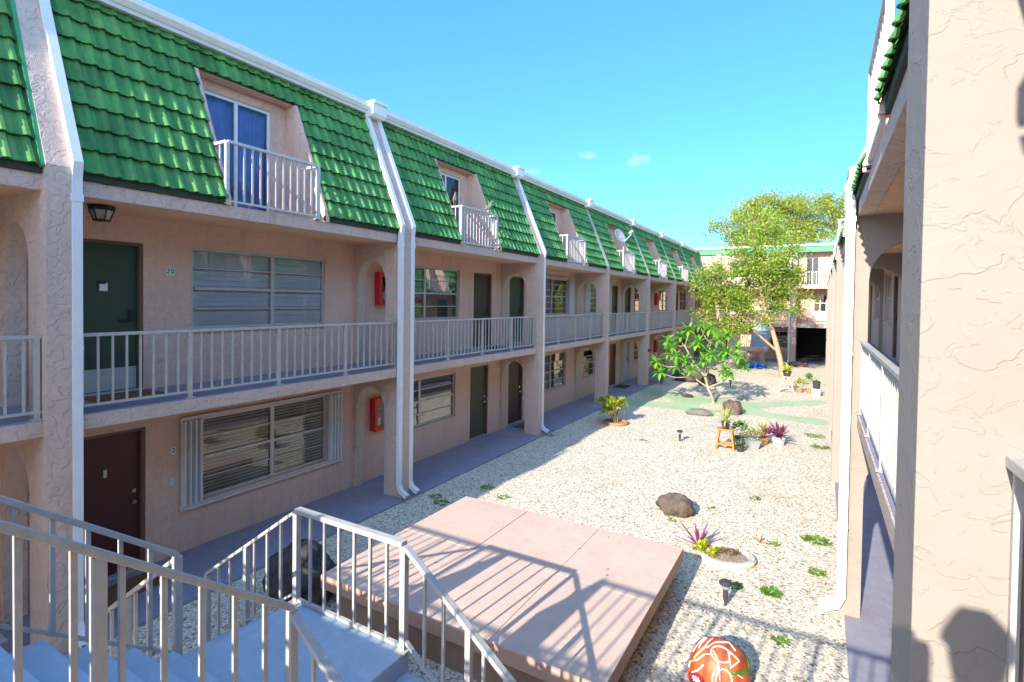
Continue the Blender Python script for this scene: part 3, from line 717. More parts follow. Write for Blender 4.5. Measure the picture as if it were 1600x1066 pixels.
# ------------------------------------------------------------------ low painted platform
pf = thing('platform', 'low pink painted square platform on a recessed base beside the staircase', 'platform', (-3.5, 6.1, 0))
PX0, PX1, PY0, PY1 = -5.43, -1.63, 4.56, 7.76
mb = MB(); mb.box(PX0+.3, PX1-.22, PY0+.04, PY1-.2, -.05, .33); mb.build('base', 'deckb', pf)
mb = MB(); mb.box(PX0, PX1, PY0, PY1, .325, .488); mb.build('edge_slab', 'decks', pf, bevel=.008)
xs = [PX0, -4.17, -2.90, PX1]; ys = [PY0, 6.15, PY1]
for a, b in zip(xs, xs[1:]):
    for c, d in zip(ys, ys[1:]):
        mb = MB(); mb.box(a+.004, b-.004, c+.004, d-.004, .484, .5+random.uniform(-.002, .002)); mb.build('deck_panel', 'deck', pf, bevel=.003)

# ------------------------------------------------------------------ things on the walls
TR = Matrix(((0, 0, 1), (1, 0, 0), (0, 1, 0)))
def number_sign(body, y, z, wd, label):
    t = thing('number_sign', label, 'sign', (XW, y, z)); h = .115
    if body == '20':
        for k, ch in enumerate(body):
            yc = y+(k-.5)*.062; mb = MB(); mb.box(XW, XW+.008, yc-.029, yc+.029, z-h/2, z+h/2); mb.build('plate', 'white', t)
            text_mesh('numeral', ch, .105, (XW+.009, yc, z), TR, 'sticker', t)
    else:
        mb = MB(); mb.box(XW, XW+.008, y-.035, y+.035, z-h/2, z+h/2); mb.build('plate', 'white', t)
        text_mesh('numeral', body, .105, (XW+.009, y, z), TR, 'sticker', t)
number_sign('20', 4.31, 4.385, .12, 'black and white number 20 beside the dark green upper door')
number_sign('2', 4.36, 1.655, .07, 'small black and white number 2 beside the dark red ground floor door')
mb = MB(); mb.box(XW, XW+.010, 4.30, 4.37, 1.12, 1.24); tag(mb.build('doorbell_plate', 'dull_metal', None, bevel=.003), 'small pale doorbell plate below the number 2', 'doorbell')
def cabinet(y, z, label, filled):
    hw, hh, dp = .19, .36, .14
    t = thing('extinguisher_cabinet', label, 'fire cabinet', (XW, y, z), 'red fire cabinets on the walkway walls')
    mb = MB(); mb.box(XW, XW+.02, y-hw, y+hw, z-hh, z+hh)
    for a, b, c, d in ((-hw, -hw+.02, -hh, hh), (hw-.02, hw, -hh, hh), (-hw+.02, hw-.02, -hh, -hh+.02), (-hw+.02, hw-.02, hh-.02, hh)): mb.box(XW+.02, XW+dp, y+a, y+b, z+c, z+d)
    mb.build('case', 'red', t, bevel=.004)
    mb = MB()
    for a, b, c, d in ((-hw, -hw+.075, -hh, hh), (hw-.075, hw, -hh, hh), (-hw+.075, hw-.075, -hh, -hh+.09), (-hw+.075, hw-.075, hh-.09, hh)): mb.box(XW+dp+.001, XW+dp+.022, y+a, y+b, z+c, z+d)
    o = mb.build('door_frame', 'red', t, bevel=.005)
    mb = MB(); mb.quad((XW+dp+.008, y-hw+.07, z-hh+.085), (XW+dp+.008, y+hw-.07, z-hh+.085), (XW+dp+.008, y+hw-.07, z+hh-.085), (XW+dp+.008, y-hw+.07, z+hh-.085)); mb.build('pane', 'glass', o, recalc=False)
    mb = MB(); mb.quad((XW+.022, y-hw+.03, z-hh+.03), (XW+.022, y+hw-.03, z-hh+.03), (XW+.022, y+hw-.03, z+hh-.03), (XW+.022, y-hw+.03, z+hh-.03)); mb.build('back', 'dark', t, recalc=False)
    if filled:
        e_ = thing('fire_extinguisher', 'fire extinguisher with white label inside the '+filled+' red cabinet', 'extinguisher', (XW+.085, y-.02, z-hh+.03))
        mb = MB(); mb.lathe((XW+.085, y-.02, z-hh+.03), [(.045, 0), (.05, .02), (.05, .33), (.04, .37), (.015, .40), (.015, .43)], 14); mb.build('bottle', 'crimson', e_, smooth=True)
        mb = MB(); mb.lathe((XW+.085, y-.02, z-hh+.12), [(.051, 0), (.0515, .01), (.0515, .16), (.051, .17)], 14); mb.build('label_band', 'white', e_, smooth=True)
        mb = MB(); mb.box(XW+.07, XW+.10, y-.05, y+.03, z-hh+.455, z-hh+.475); mb.tube([(XW+.10, y+.0, z-hh+.45), (XW+.12, y+.05, z-hh+.40), (XW+.12, y+.055, z-hh+.20)], .008, 6); mb.build('handle_and_hose', 'black', e_)
cabinet(8.74, 4.24, 'red fire cabinet under the first arch of the upper walkway', 'nearer upper')
cabinet(8.63, 1.47, 'red fire cabinet under the first arch of the ground floor walkway', 'nearer ground floor')
cabinet(31.3, 4.24, 'far red fire cabinet on the upper walkway, near the end of the wing', None)
cabinet(31.3, 1.47, 'far red fire cabinet on the ground floor behind the leafy bush', None)
def ceiling_lamp(x, y, z, label, lit=False):
    t = thing('ceiling_lamp', label, 'lamp', (x, y, z))
    mb = MB(); mb.lathe((x, y, z-.04), [(.15, .04), (.15, .0), (.14, -.01), (.14, .0)], 8); mb.build('canopy', 'black', t)
    mb = MB()
    for k in range(6):
        a = 2*math.pi*k/6; mb.bar((x+.13*math.cos(a), y+.13*math.sin(a), z-.045), (x+.085*math.cos(a), y+.085*math.sin(a), z-.17), .012, .012)
    mb.lathe((x, y, z-.185), [(.09, .0), (.095, .015), (.08, .02), (.02, .02)], 6); mb.build('cage', 'black', t)
    mb = MB(); mb.lathe((x, y, z-.165), [(.075, 0), (.12, .115)], 6); mb.build('lamp_shade', 'lamp_glass', t)
ceiling_lamp(-7.85, 3.17, 5.128, 'dark lantern with glass panes under the eave above the green upper door')
mb = MB(); mb.box(-8.05, -7.75, 3.15, 3.35, 2.42, 2.468); tag(mb.build('ceiling_light', 'lamp_glass', None, bevel=.01), 'flat ceiling light above the dark red ground floor door', 'lamp')
def mat_(x, y, z, wx_, wy_, m_, label):
    mb = MB(); mb.box(x-wx_/2, x+wx_/2, y-wy_/2, y+wy_/2, z, z+.018); tag(mb.build('doormat', m_, None, bevel=.006), label, 'doormat', 'doormats on the walkways')
mat_(-8.10, 3.52, 2.653, .50, .82, 'mat', 'brown coir doormat in front of the dark green upper door')
mat_(-8.02, 3.50, .046, .5, .8, 'mat', 'doormat at the dark red door behind the stair railing')
mat_(-8.07, 12.9, 2.653, .5, .8, 'mat_dark', 'dark doormat before the brown door on the upper walkway')
mat_(-8.05, 14.75, .046, .5, .8, 'mat', 'brown doormat before the dark red ground floor door past the second arch')
mat_(-8.05, 24.2, .046, .6, .9, 'mat_dark', 'black doormat before the rust red ground floor door')
# satellite dish on the fourth balcony
t = thing('satellite_dish', 'grey satellite dish on a balcony rail', 'satellite dish', (-7.2, 21.7, 6.2))
c = Vector((-7.05, 20.75, 6.72)); ax = Vector((.80, -.30, .45)).normalized(); e1 = ax.cross(Vector((0, 0, 1))).normalized(); e2 = e1.cross(ax)
mb = MB(); rings = []
for k in range(6):
    r = .02+.30*k/5; i = len(mb.v); rings.append(i)
    for q in range(20):
        a = 2*math.pi*q/20; mb.v.append(c+(e1*math.cos(a)*r*.92+e2*math.sin(a)*r)+ax*(.16*(r/.48)**2-.1))
for a, b in zip(rings, rings[1:]):
    for q in range(20): mb.f.append((a+q, a+(q+1) % 20, b+(q+1) % 20, b+q))
o = mb.build('reflector', 'dish', t, smooth=True); sm = o.modifiers.new('solid', 'SOLIDIFY'); sm.thickness = .012
mb = MB(); mb.tube([(-7.2, 21.5, 5.9), (-7.2, 21.5, 6.35), (-7.16, 21.1, 6.55), tuple(c-ax*.09)], .022, 8); mb.build('mount', 'dull_metal', t)
f_ = c+ax*.45-e2*.15
mb = MB(); mb.tube([tuple(c-e2*.31+ax*.03), tuple(f_-e2*.08)], .015, 6); mb.build('arm', 'dull_metal', t)
mb = MB(); mb.tube([tuple(f_-ax*.06), tuple(f_+ax*.1)], .045, 10); mb.build('receiver', 'white', t)
# bird decoys on the second balcony rail
def bird(x, y, z, head, label):
    t = MB(); d = Vector((math.cos(head), math.sin(head), 0)); c0 = Vector((x, y, z))
    t.tube([c0-d*.13+Vector((0, 0, .04)), c0-d*.07+Vector((0, 0, .09)), c0+Vector((0, 0, .13)), c0+d*.05+Vector((0, 0, .19)), c0+d*.06+Vector((0, 0, .235)), c0+d*.07+Vector((0, 0, .27)), c0+d*.085+Vector((0, 0, .29))], [.012, .034, .058, .050, .030, .034, .014], 10)
    t.tube([c0+d*.095+Vector((0, 0, .265)), c0+d*.14+Vector((0, 0, .255))], [.012, .003], 6)
    for q in (-.02, .02): t.tube([c0+Vector((q*d.y, -q*d.x, .09)), c0+Vector((q*d.y, -q*d.x, -.01))], .007, 5)
    tag(t.build('bird_figure', 'rock_grey', None, smooth=True), label, 'figurine', 'bird figures on the balcony rail')
bird(-7.40, 9.98, 6.205, -.8, 'grey bird figure on the left corner of the second balcony')
bird(-7.245, 11.2, 6.215, .4, 'grey bird figure near the right end of the second balcony rail')
# small round sensor light on a pier
mb = MB(); mb.tube([(-7.162, 25.33, 1.72), (-7.12, 25.33, 1.72), (-7.08, 25.33, 1.70)], [.06, .07, .05], 12); tag(mb.build('security_camera', 'black', None), 'small black round camera on a pier near the rust red door', 'camera')

# ------------------------------------------------------------------ stones
def rock(name, label, c, rad, mat, seed, rough=.3, flat=.75, group=None, cat='rock', rz=0):
    mb = MB(); mb.blob((0, 0, 0), rad, seed, rough, 4, flat)
    Rm = Matrix.Rotation(rz, 3, 'Z'); mb.v = [Rm @ p+Vector((c[0], c[1], rad[2]*flat-.03)) for p in mb.v]
    return tag(mb.build(name, mat, None, smooth=True), label, cat, group)
rock('boulder', 'grey brown craggy rock alone on open gravel', (-2.33, 10.3), (.33, .26, .23), 'rock', 4, .30, .7)
rock('boulder', 'large dark boulder behind the stair railing, at the corner of the pink platform', (-6.02, 4.78), (.50, .42, .42), 'rock_dark', 5, .35, .6)
rock('boulder', 'rounded brown rock behind the spiky plant on the orange stool', (-2.72, 20.75), (.36, .30, .34), 'rock', 8, .25, .6)
rock('stone_block', 'long flat grey stone lying by the green path', (-3.72, 19.8), (.46, .16, .15), 'rock_grey', 11, .18, .8, rz=R(8))
rock('boulder', 'big brown boulder beyond the green path, near the left wing', (-5.75, 28.2), (.80, .55, .50), 'rock', 14, .3, .6)
rock('boulder', 'mossy rock under the branches of the frangipani', (-4.75, 27.2), (.42, .36, .40), 'rock', 21, .3, .6)
rock('boulder', 'small dark stone on the green path in front of the frangipani', (-4.85, 23.3), (.22, .15, .11), 'rock_dark', 23, .3, .6)
rock('boulder', 'low brown stone at the foot of the far post', (-1.25, 39.2), (.55, .4, .22), 'rock', 25, .3, .6)
# ------------------------------------------------------------------ solar path lights
def path_light(x, y, label):
    t = thing('path_light', label, 'path light', (x, y, 0), 'black mushroom path lights on the gravel')
    mb = MB(); mb.lathe((x, y, -.02), [(.012, 0), (.018, .06), (.03, .10), (.036, .17), (.036, .23), (.02, .24)], 12); mb.build('stake', 'pot_black', t)
    mb = MB(); mb.lathe((x, y, .215), [(.022, 0), (.05, .015), (.05, .05), (.03, .055)], 14); mb.build('lens', 'dish', t)
    mb = MB(); mb.lathe((x, y, .275), [(.055, 0), (.085, .012), (.088, .03), (.06, .055), (.02, .065)], 16); mb.build('cap', 'pot_black', t, smooth=False)
path_light(-1.02, 7.48, 'black mushroom path light in front of the round planter ring')
path_light(-3.47, 15.69, 'black mushroom path light alone on the open gravel')
path_light(-3.72, 27.4, 'far black path light behind the small tree')

# ------------------------------------------------------------------ plants
def rnd_dir(el0, el1):
    a = random.uniform(0, 2*math.pi); e_ = random.uniform(el0, el1); return Vector((math.cos(a)*math.cos(e_), math.sin(a)*math.cos(e_), math.sin(e_)))
def rosette(mb, c, n, L_, w_, el0=.2, el1=1.3, droop=.5, segs=4, jit=.25, shape=(.5, 1, .8, .03)):
    for k in range(n):
        a = k*2.399+random.uniform(-jit, jit); e_ = el0+(el1-el0)*(k/n)**.8+random.uniform(-jit, jit)*.4
        d = Vector((math.cos(a)*math.cos(e_), math.sin(a)*math.cos(e_), math.sin(e_)))
        mb.leaf(Vector(c)+d*.015, d, L_*random.uniform(.75, 1.1), w_*random.uniform(.8, 1.15), droop*random.uniform(.6, 1.4), segs, .12, shape)
def bushy(mb, c, rad, n, L_, w_, droop=.35):
    for k in range(n):
        d = rnd_dir(-.3, 1.5); q = random.uniform(.35, 1)**.6
        p = Vector((c[0]+d.x*rad[0]*q, c[1]+d.y*rad[1]*q, c[2]+d.z*rad[2]*q))
        dd = (d+rnd_dir(-.5, 1.2)*.8).normalized(); mb.leaf(p, dd, L_*random.uniform(.6, 1.2), w_*random.uniform(.7, 1.2), droop, 2, .15, (.3, 1, .05))
def pot(mb, c, r0, r1, h, n=16): mb.lathe(c, [(r0*.9, 0), (r0, .01), (r1, h-.03), (r1*1.06, h-.03), (r1*1.06, h), (r1*.93, h), (r1*.9, h-.04), (.01, h-.045)], n)
# croton shrub in a stone ring
t = thing('croton_shrub', 'yellow green leafy shrub in a low ring at the edge of the building shade', 'shrub', (-5.8, 16.85, 0))
mb = MB(); mb.lathe((-5.8, 16.85, 0), [(.40, 0), (.42, .05), (.39, .09), (.33, .09), (.32, .04), (.02, .035)], 22); mb.build('ring', 'pot_clay', t)
mb = MB(); lf = MB()
for k in range(11):
    a = random.uniform(0, 6.28); r_ = random.uniform(.10, .55); tip = (-5.8+math.cos(a)*r_, 16.85+math.sin(a)*r_, random.uniform(.35, .78))
    mb.tube([(-5.8+.05*math.cos(a), 16.85+.05*math.sin(a), .03), (-5.8+.4*(tip[0]+5.8), 16.85+.4*(tip[1]-16.85), tip[2]*.55), tip], [.014, .011, .007], 5)
    bushy(lf, tip, (.19, .19, .16), 78, .15, .065)
mb.build('stems', 'twig', t); lf.build('foliage', 'leaf_croton', t, recalc=False)
# bush against the pier
t = thing('shrub', 'dark green bush with long leaves against the fifth pier of the left wing', 'shrub', (-6.75, 26.3, 0))
lf = MB(); mb = MB()
for k in range(14):
    a = random.uniform(0, 6.28); r_ = random.uniform(.05, .5); tip = Vector((-6.75+math.cos(a)*r_, 26.3+math.sin(a)*r_, random.uniform(.45, 1.15)))
    mb.tube([(-6.75, 26.3, 0), tuple(tip*.5+Vector((-6.75, 26.3, .1))*.5), tuple(tip)], [.012, .01, .006], 5); rosette(lf, tip, 16, .30, .075, -.4, 1.2, .6)
mb.build('stems', 'twig', t); lf.build('foliage', 'leaf_green', t, recalc=False)
# orange stool with the spiky potted plant
sx, sy = -2.22, 15.62
t = thing('stool', 'orange wooden stool with splayed legs, standing on the gravel under a spiky potted plant', 'stool', (sx, sy, 0))
mb = MB(); mb.prism([(-.20, -.13), (.20, -.13), (.22, -.10), (.22, .10), (.20, .13), (-.20, .13), (-.22, .10), (-.22, -.10)], 2, .52, .56); mb.v = [p+Vector((sx, sy, 0)) for p in mb.v]; mb.build('seat', 'wood_orange', t, bevel=.008)
for a in (-1, 1):
    for b in (-1, 1):
        mb = MB(); mb.bar((sx+a*.16, sy+b*.08, .52), (sx+a*.235, sy+b*.14, -.01), .045, .04, up=(0, 1, 0)); mb.build('leg', 'wood_orange', t)
for a, b, z in ((-1, 0, .24), (1, 0, .24), (0, -1, .14), (0, 1, .14)):
    mb = MB()
    if b == 0: mb.bar((sx+a*.205, sy-.11, z), (sx+a*.205, sy+.11, z), .03, .035)
    else: mb.bar((sx-.21, sy+b*.115, z), (sx+.21, sy+b*.115, z), .03, .04)
    mb.build('stretcher', 'wood_orange', t)
def potted(name, label, c, r0, r1, h, potmat, leafmat_, fn, n=16, square=False):
    t = thing(name, label, 'potted plant', c); mb = MB()
    if square:
        mb.prism([(-r0, -r0), (r0, -r0), (r0, r0), (-r0, r0)], 2, 0, h); k = r1/r0
        for i in range(4, 8): mb.v[i] = Vector((mb.v[i].x*k, mb.v[i].y*k, mb.v[i].z))
        Rm = Matrix.Rotation(.5, 3, 'Z'); mb.v = [Rm @ p+Vector(c) for p in mb.v]; mb.build('pot', potmat, t, bevel=.006)
    else: pot(mb, c, r0, r1, h, n); mb.build('pot', potmat, t)
    for nm, lm, f in (fn if isinstance(fn, list) else [('foliage', leafmat_, fn)]):
        lf = MB(); f(lf, Vector(c)+Vector((0, 0, h))); lf.build(nm, lm, t, recalc=False)
    return t
potted('potted_plant', 'spiky pale striped plant in a dark pot standing on the orange stool', (sx-.0, sy, .562), .085, .115, .20, 'pot_black', None,
       [('foliage', 'leaf_stripe', lambda lf, c: (rosette(lf, c, 26, .52, .05, .1, 1.45, .7, 5, .2), rosette(lf, c+Vector((0, 0, .02)), 10, .25, .04, -.5, .2, .5)))])
potted('potted_plant', 'small clay pot with sprouts under the orange stool', (-2.12, 15.78, 0), .08, .10, .17, 'pot_clay', 'leaf_green', lambda lf, c: rosette(lf, c, 8, .10, .03, .3, 1.2))
potted('potted_plant', 'grey green succulent in a small black pot at the right foot of the stool', (-1.83, 15.55, 0), .085, .11, .16, 'pot_black', 'leaf_green', lambda lf, c: rosette(lf, c, 22, .22, .035, 0, 1.2, .3))
potted('potted_plant', 'bushy green jade plant in a black pot behind the grey planter', (-1.92, 16.35, 0), .12, .16, .22, 'pot_black', 'leaf_green', lambda lf, c: bushy(lf, c+Vector((0, 0, .16)), (.30, .26, .26), 190, .10, .055))
potted('potted_plant', 'yellow green plant in a square grey planter right of the stool', (-1.58, 16.08, 0), .12, .17, .24, 'pot_grey', None, [('foliage', 'leaf_stripe', lambda lf, c: bushy(lf, c+Vector((0, 0, .08)), (.22, .2, .2), 110, .12, .05)), ('red_tips', 'leaf_pink', lambda lf, c: bushy(lf, c+Vector((.1, 0, .12)), (.14, .14, .14), 36, .10, .04))], square=True)
potted('bromeliad', 'pink and cream bromeliad left of the purple bromeliad', (-1.36, 16.75, 0), .11, .14, .2, 'pot_clay', None, [('foliage', 'leaf_pink', lambda lf, c: rosette(lf, c, 30, .36, .055, 0, 1.3, .5)), ('top_leaves', 'leaf_stripe', lambda lf, c: rosette(lf, c+Vector((0, .05, .15)), 20, .36, .05, .4, 1.4, .4)), ('purple_leaves', 'leaf_purple', lambda lf, c: rosette(lf, c+Vector((.12, 0, .1)), 14, .34, .06, .2, 1.2, .3))])
potted('bromeliad', 'purple spiky bromeliad in a pale pot, rightmost of the pot cluster', (-.98, 16.85, 0), .14, .18, .24, 'pot_white', None, [('foliage', 'leaf_purple', lambda lf, c: rosette(lf, c, 30, .48, .07, 0, 1.35, .25)), ('green_leaves', 'leaf_dark', lambda lf, c: rosette(lf, c+Vector((0, .05, .02)), 14, .46, .06, .3, 1.3, .25))])
# far plant stand and pots by the right wing
px, py = -1.30, 27.2
t = thing('plant_stand', 'pale weathered wooden trestle stand carrying a dark pot', 'plant stand', (px, py, 0))
mb = MB(); mb.box(px-.17, px+.17, py-.13, py+.13, .70, .74); mb.build('top', 'wood_pale', t)
for a in (-1, 1):
    for b in (-1, 1):
        mb = MB(); mb.bar((px+a*.10, py+b*.09, .70), (px+a*.32, py+b*.16, -.01), .045, .045, up=(0, 1, 0)); mb.build('leg', 'wood_pale', t)
mb = MB(); mb.bar((px-.24, py-.14, .22), (px+.24, py-.14, .22), .03, .04); mb.build('stretcher', 'wood_pale', t)
potted('potted_plant', 'lime green rosette in a dark pot on the weathered trestle stand', (px, py, .741), .13, .18, .25, 'pot_black', 'leaf_lime', lambda lf, c: (rosette(lf, c, 30, .36, .10, .1, 1.4, .7), rosette(lf, c, 14, .2, .06, -.4, .1)))
potted('potted_plant', 'yellow green plant in a clay pot just right of the trestle stand', (-.80, 27.55, 0), .12, .15, .2, 'pot_clay', 'leaf_croton', lambda lf, c: bushy(lf, c+Vector((0, 0, .14)), (.26, .22, .24), 130, .14, .06))
potted('potted_plant', 'leggy green plant beside the dark tall pot near the right wing', (-.42, 27.7, 0), .11, .13, .2, 'pot_clay', 'leaf_green', lambda lf, c: (bushy(lf, c+Vector((0, 0, .3)), (.2, .2, .34), 120, .15, .06)))
potted('potted_plant', 'pale pot holding a dark upright pot with short shoots, by the right wing', (-.12, 26.9, 0), .17, .21, .34, 'pot_white', None, [('inner_pot', 'pot_black', lambda lf, c: pot(lf, c-Vector((0, 0, .02)), .13, .15, .34, 12)), ('shoots', 'leaf_green', lambda lf, c: rosette(lf, c+Vector((0, 0, .3)), 12, .16, .03, .5, 1.4))])
# round concrete planter ring by the platform
cx, cy = -1.22, 8.86
t = thing('planter_ring', 'round concrete ring bed filled with gravelly soil at the far corner of the pink platform', 'planter', (cx, cy, 0))
mb = MB(); n = 40; prof = [(.355, -.02), (.375, .06), (.355, .09), (.30, .09), (.29, .03)]
mb.lathe((cx, cy, 0), prof[:], n); mb.f = mb.f[:-2]; mb.v = [Vector((cx+(p.x-cx)*1.18, p.y, p.z)) for p in mb.v]; mb.build('ring', 'cement', t)
mb = MB(); mb.lathe((cx, cy, .02), [(.36, 0), (.33, .02), (.2, .035), (.02, .04)], 24); mb.build('soil', 'soil', t)
t = thing('sedum_plant', 'lime yellow low succulent in the concrete ring', 'plant', (cx-.22, cy-.12, .05))
lf = MB()
for k in range(15):
    q = (cx-.29+.16*random.uniform(-1, 1.25), cy-.08+.19*random.uniform(-1, 1), .08); rosette(lf, Vector(q)+Vector((0, 0, random.uniform(0, .07))), 20, .07, .03, .0, 1.3, .2, 2)
lf.build('foliage', 'leaf_lime', t, recalc=False)
t = thing('bromeliad', 'purple pink spiky plant at the left edge of the concrete ring', 'plant', (cx-.44, cy+.14, .04))
lf = MB(); rosette(lf, (cx-.44, cy+.14, .03), 17, .42, .05, .15, 1.35, .25); lf.build('foliage', 'leaf_purple', t, recalc=False)
t = thing('dry_succulent', 'reddish brown withered rosettes in the middle of the concrete ring', 'plant', (cx, cy+.1, .05))
lf = MB()
for k in range(7): rosette(lf, (cx+random.uniform(-.08, .16), cy+random.uniform(-.02, .2), .06), 12, .10, .025, 0, 1.2, .5, 2)
lf.build('foliage', 'leaf_brown', t, recalc=False)
# weeds in the gravel, each clump one thing
def weed(x, y, r_, n, tall, label, mat='weed'):
    lf = MB()
    for k in range(n):
        a = random.uniform(0, 6.28); q = r_*random.random()**.6; d = Vector((math.cos(a), math.sin(a), random.uniform(.2, 1.2)))
        lf.leaf((x+q*math.cos(a)*1.2, y+q*math.sin(a), .004+random.uniform(0, tall*.4)), d, random.uniform(.04, .085)*(1+tall*2), .022, .6, 2, .1, (.4, 1, .1))
    o = lf.build('weed_clump', mat, None, recalc=False); tag(o, label, 'weed', 'weeds sprouting in the gravel')
WEED = [(-.52, 8.13, .12, 260, .02, 'bright green weed patch between the path light and the right wing'), (.02, 10.35, .22, 300, .03, 'widest green weed patch, against the right wing'),
        (.02, 9.1, .1, 110, .03, 'weed at the foot of the white downspout'),
        (-.35, 7.0, .09, 60, .02, 'low weed in the stair railing shadow'), (-.98, 8.05, .09, 60, .02, 'sparse weed beside the concrete ring'), (-1.1, 11.9, .09, 70, .02, 'lone weed on the gravel near the right wing'),
        (-6.4, 8.3, .14, 90, .02, 'weed below the two downspouts'), (-6.1, 9.5, .16, 90, .03, 'weed at the shade line by the platform corner'), (-5.5, 9.2, .10, 50, .02, 'yellowing weed in the sun by the platform'),
        (-6.7, 8.5, .12, 70, .02, 'weed at the walkway edge beside the downspouts'), (-4.4, 15.2, .08, 40, .03, 'tiny weed left of the lone path light'), (.05, 17.2, .25, 200, .06, 'grassy tuft along the right wing'), (-.1, 18.6, .3, 220, .06, 'longer grassy tuft along the right wing'),
        (-.6, 9.8, .06, 40, .02, 'tiny weed between rock and right wing'), (-1.8, 10.9, .06, 30, .02, 'tiny weed behind the lone rock'), (-2.3, 9.9, .06, 26, .02, 'tiny weed in front of the lone rock'), (-6.9, 14.2, .1, 60, .02, 'weed at the foot of the third pier')]
for q in WEED: weed(q[0], q[1], q[2]*.78, int(q[3]*.75), q[4]*1.2, q[5])
t = thing('bromeliad', 'single small red green bromeliad sprouting from the gravel behind the concrete ring', 'plant', (-.82, 9.75, 0))
lf = MB(); rosette(lf, (-.82, 9.75, 0), 9, .16, .03, .3, 1.4, .2); lf.build('foliage', 'leaf_pink', t, recalc=False)

# loose stones and fallen leaves over the gravel (nobody could count them)
rr = random.Random(5); mb = MB()
for k in range(9000):
    x = rr.uniform(-7.0, .25); y = 4.2+11*rr.random()**1.5
    if PX0+.25 < x < PX1-.2 and PY0 < y < PY1-.2: continue
    s_ = rr.uniform(.008, .021); c = Vector((x, y, s_*.25)); i = len(mb.v); a0 = rr.uniform(0, 6.28)
    mb.v += [c+Vector((math.cos(a0+q*1.571)*s_*rr.uniform(.7, 1.3), math.sin(a0+q*1.571)*s_*rr.uniform(.7, 1.3), s_*rr.uniform(-.2, .2))) for q in range(4)]+[c+Vector((rr.uniform(-.3, .3)*s_, rr.uniform(-.3, .3)*s_, s_*.62))]
    mb.f += [(i+q, i+(q+1) % 4, i+4) for q in range(4)]
tag(mb.build('loose_gravel', 'pebble', None, recalc=False), 'loose pale pebbles scattered on the gravel', 'gravel', kind='stuff')
mb = MB()
for k in range(700):
    x = rr.uniform(-7.0, .28) if k % 3 else rr.uniform(-1.2, .28); y = 4.5+27*rr.random()**1.3; a = rr.uniform(0, 6.28)
    if PX0 < x < PX1 and PY0 < y < PY1: z = .503
    else: z = .012
    if z > .1 and k % 4: continue
    mb.leaf((x, y, z), (math.cos(a), math.sin(a), .12), rr.uniform(.03, .07), rr.uniform(.012, .03), .25, 2, .2, (.3, 1, .1))
tag(mb.build('fallen_leaves', 'leaf_brown', None, recalc=False), 'dry brown leaves scattered over gravel and platform', 'fallen leaves', kind='stuff')

# ------------------------------------------------------------------ painted boulder at the lower edge
bc = Vector((-.86, 5.95, 0))
t = thing('painted_boulder', 'orange painted round stone with white line drawing and crimson patch', 'painted stone', tuple(bc))
RB = (.31, .28, .40)
def surf(dx, dy, off=.004):
    """point on the top of the stone above a plan offset"""
    q = max(0, 1-abs(dx/RB[0])**2.6-abs(dy/RB[1])**2.6); return bc+Vector((dx, dy, RB[2]*q**(1/2.6)+off))
bm = bmesh.new(); bmesh.ops.create_icosphere(bm, subdivisions=5, radius=1); mb = MB()
for v in bm.verts:
    d = v.co.normalized(); k = sum(abs(d[i]/RB[i])**2.6 for i in range(3))**(-1/2.6); p = d*k; p.z = max(p.z, -.05); mb.v.append(bc+p)
mb.f = [tuple(v.index for v in f.verts) for f in bm.faces]; bm.free()
mb.build('stone', 'orange', t, smooth=True)
def face(X, Y, off=.004):
    """point of the drawing: X across, Y down the side of the stone that faces the stairs"""
    ang = math.acos(max(-1, 1-(Y-100)/380))-R(33); u = (X-870)/330*.86; c_ = math.sqrt(max(.05, 1-u*u)); d = Vector((u, -math.sin(ang)*c_, math.cos(ang)*c_))
    k = sum(abs(d[i]/RB[i])**2.6 for i in range(3))**(-1/2.6); return bc+d*(k+off)
def stroke(pts, r=.0075):
    P = []
    for a, b in zip(pts, pts[1:]):
        for k in range(4): P.append(face(a[0]+(b[0]-a[0])*k/4, a[1]+(b[1]-a[1])*k/4))
    P.append(face(*pts[-1])); return MB().tube(P, r, 5)
arc = lambda cx_, cy_, rx, ry, a0, a1, n=14: [(cx_+rx*math.cos(R(a0+(a1-a0)*k/n)), cy_+ry*math.sin(R(a0+(a1-a0)*k/n))) for k in range(n+1)]
LINES = [arc(965, 480, 85, 120, 0, 355), arc(905, 255, 95, 62, 30, 330), [(860, 580), (840, 480), (870, 390), (910, 355)], [(960, 205), (1070, 230), (1010, 330), (960, 205)], [(1030, 355), (1130, 355)], [(1030, 355), (1035, 390)], [(1050, 485), (1145, 485)], [(1050, 485), (1050, 540)],
         [(830, 250), (870, 290), (910, 380), (930, 480)], [(620, 250), (660, 200), (720, 130)], [(690, 240), (710, 180), (740, 140)], [(740, 250), (770, 180), (800, 140)], [(770, 240), (830, 170), (950, 130), (1020, 165)], [(560, 430), (580, 360), (680, 350), (760, 290), (830, 280)], [(600, 500), (680, 450), (750, 380)], [(640, 330), (700, 280), (760, 220)]]
for k, l in enumerate(LINES): stroke(l).build('painted_line', 'white', t)
mb = MB(); n = 18; P = [face(650+100*math.cos(2*math.pi*q/n), 560+85*math.sin(2*math.pi*q/n), .005) for q in range(n)]; mb.v += P+[face(650, 560, .006)]
mb.f += [(q, (q+1) % n, n) for q in range(n)]; mb.build('crimson_patch', 'crimson', t, recalc=False)
for k in range(4):
    a = math.pi*k/4; stroke([(650-45*math.cos(a), 565-42*math.sin(a)), (650+45*math.cos(a), 565+42*math.sin(a))], .008).build('star_line', 'white', t)
mb = MB(); mb.tube([surf(.285*math.cos(a), .255*math.sin(a), -.005) for a in [R(-60+130*q/14) for q in range(15)]], .022, 6); mb.build('green_band', 'leaf_green', t)

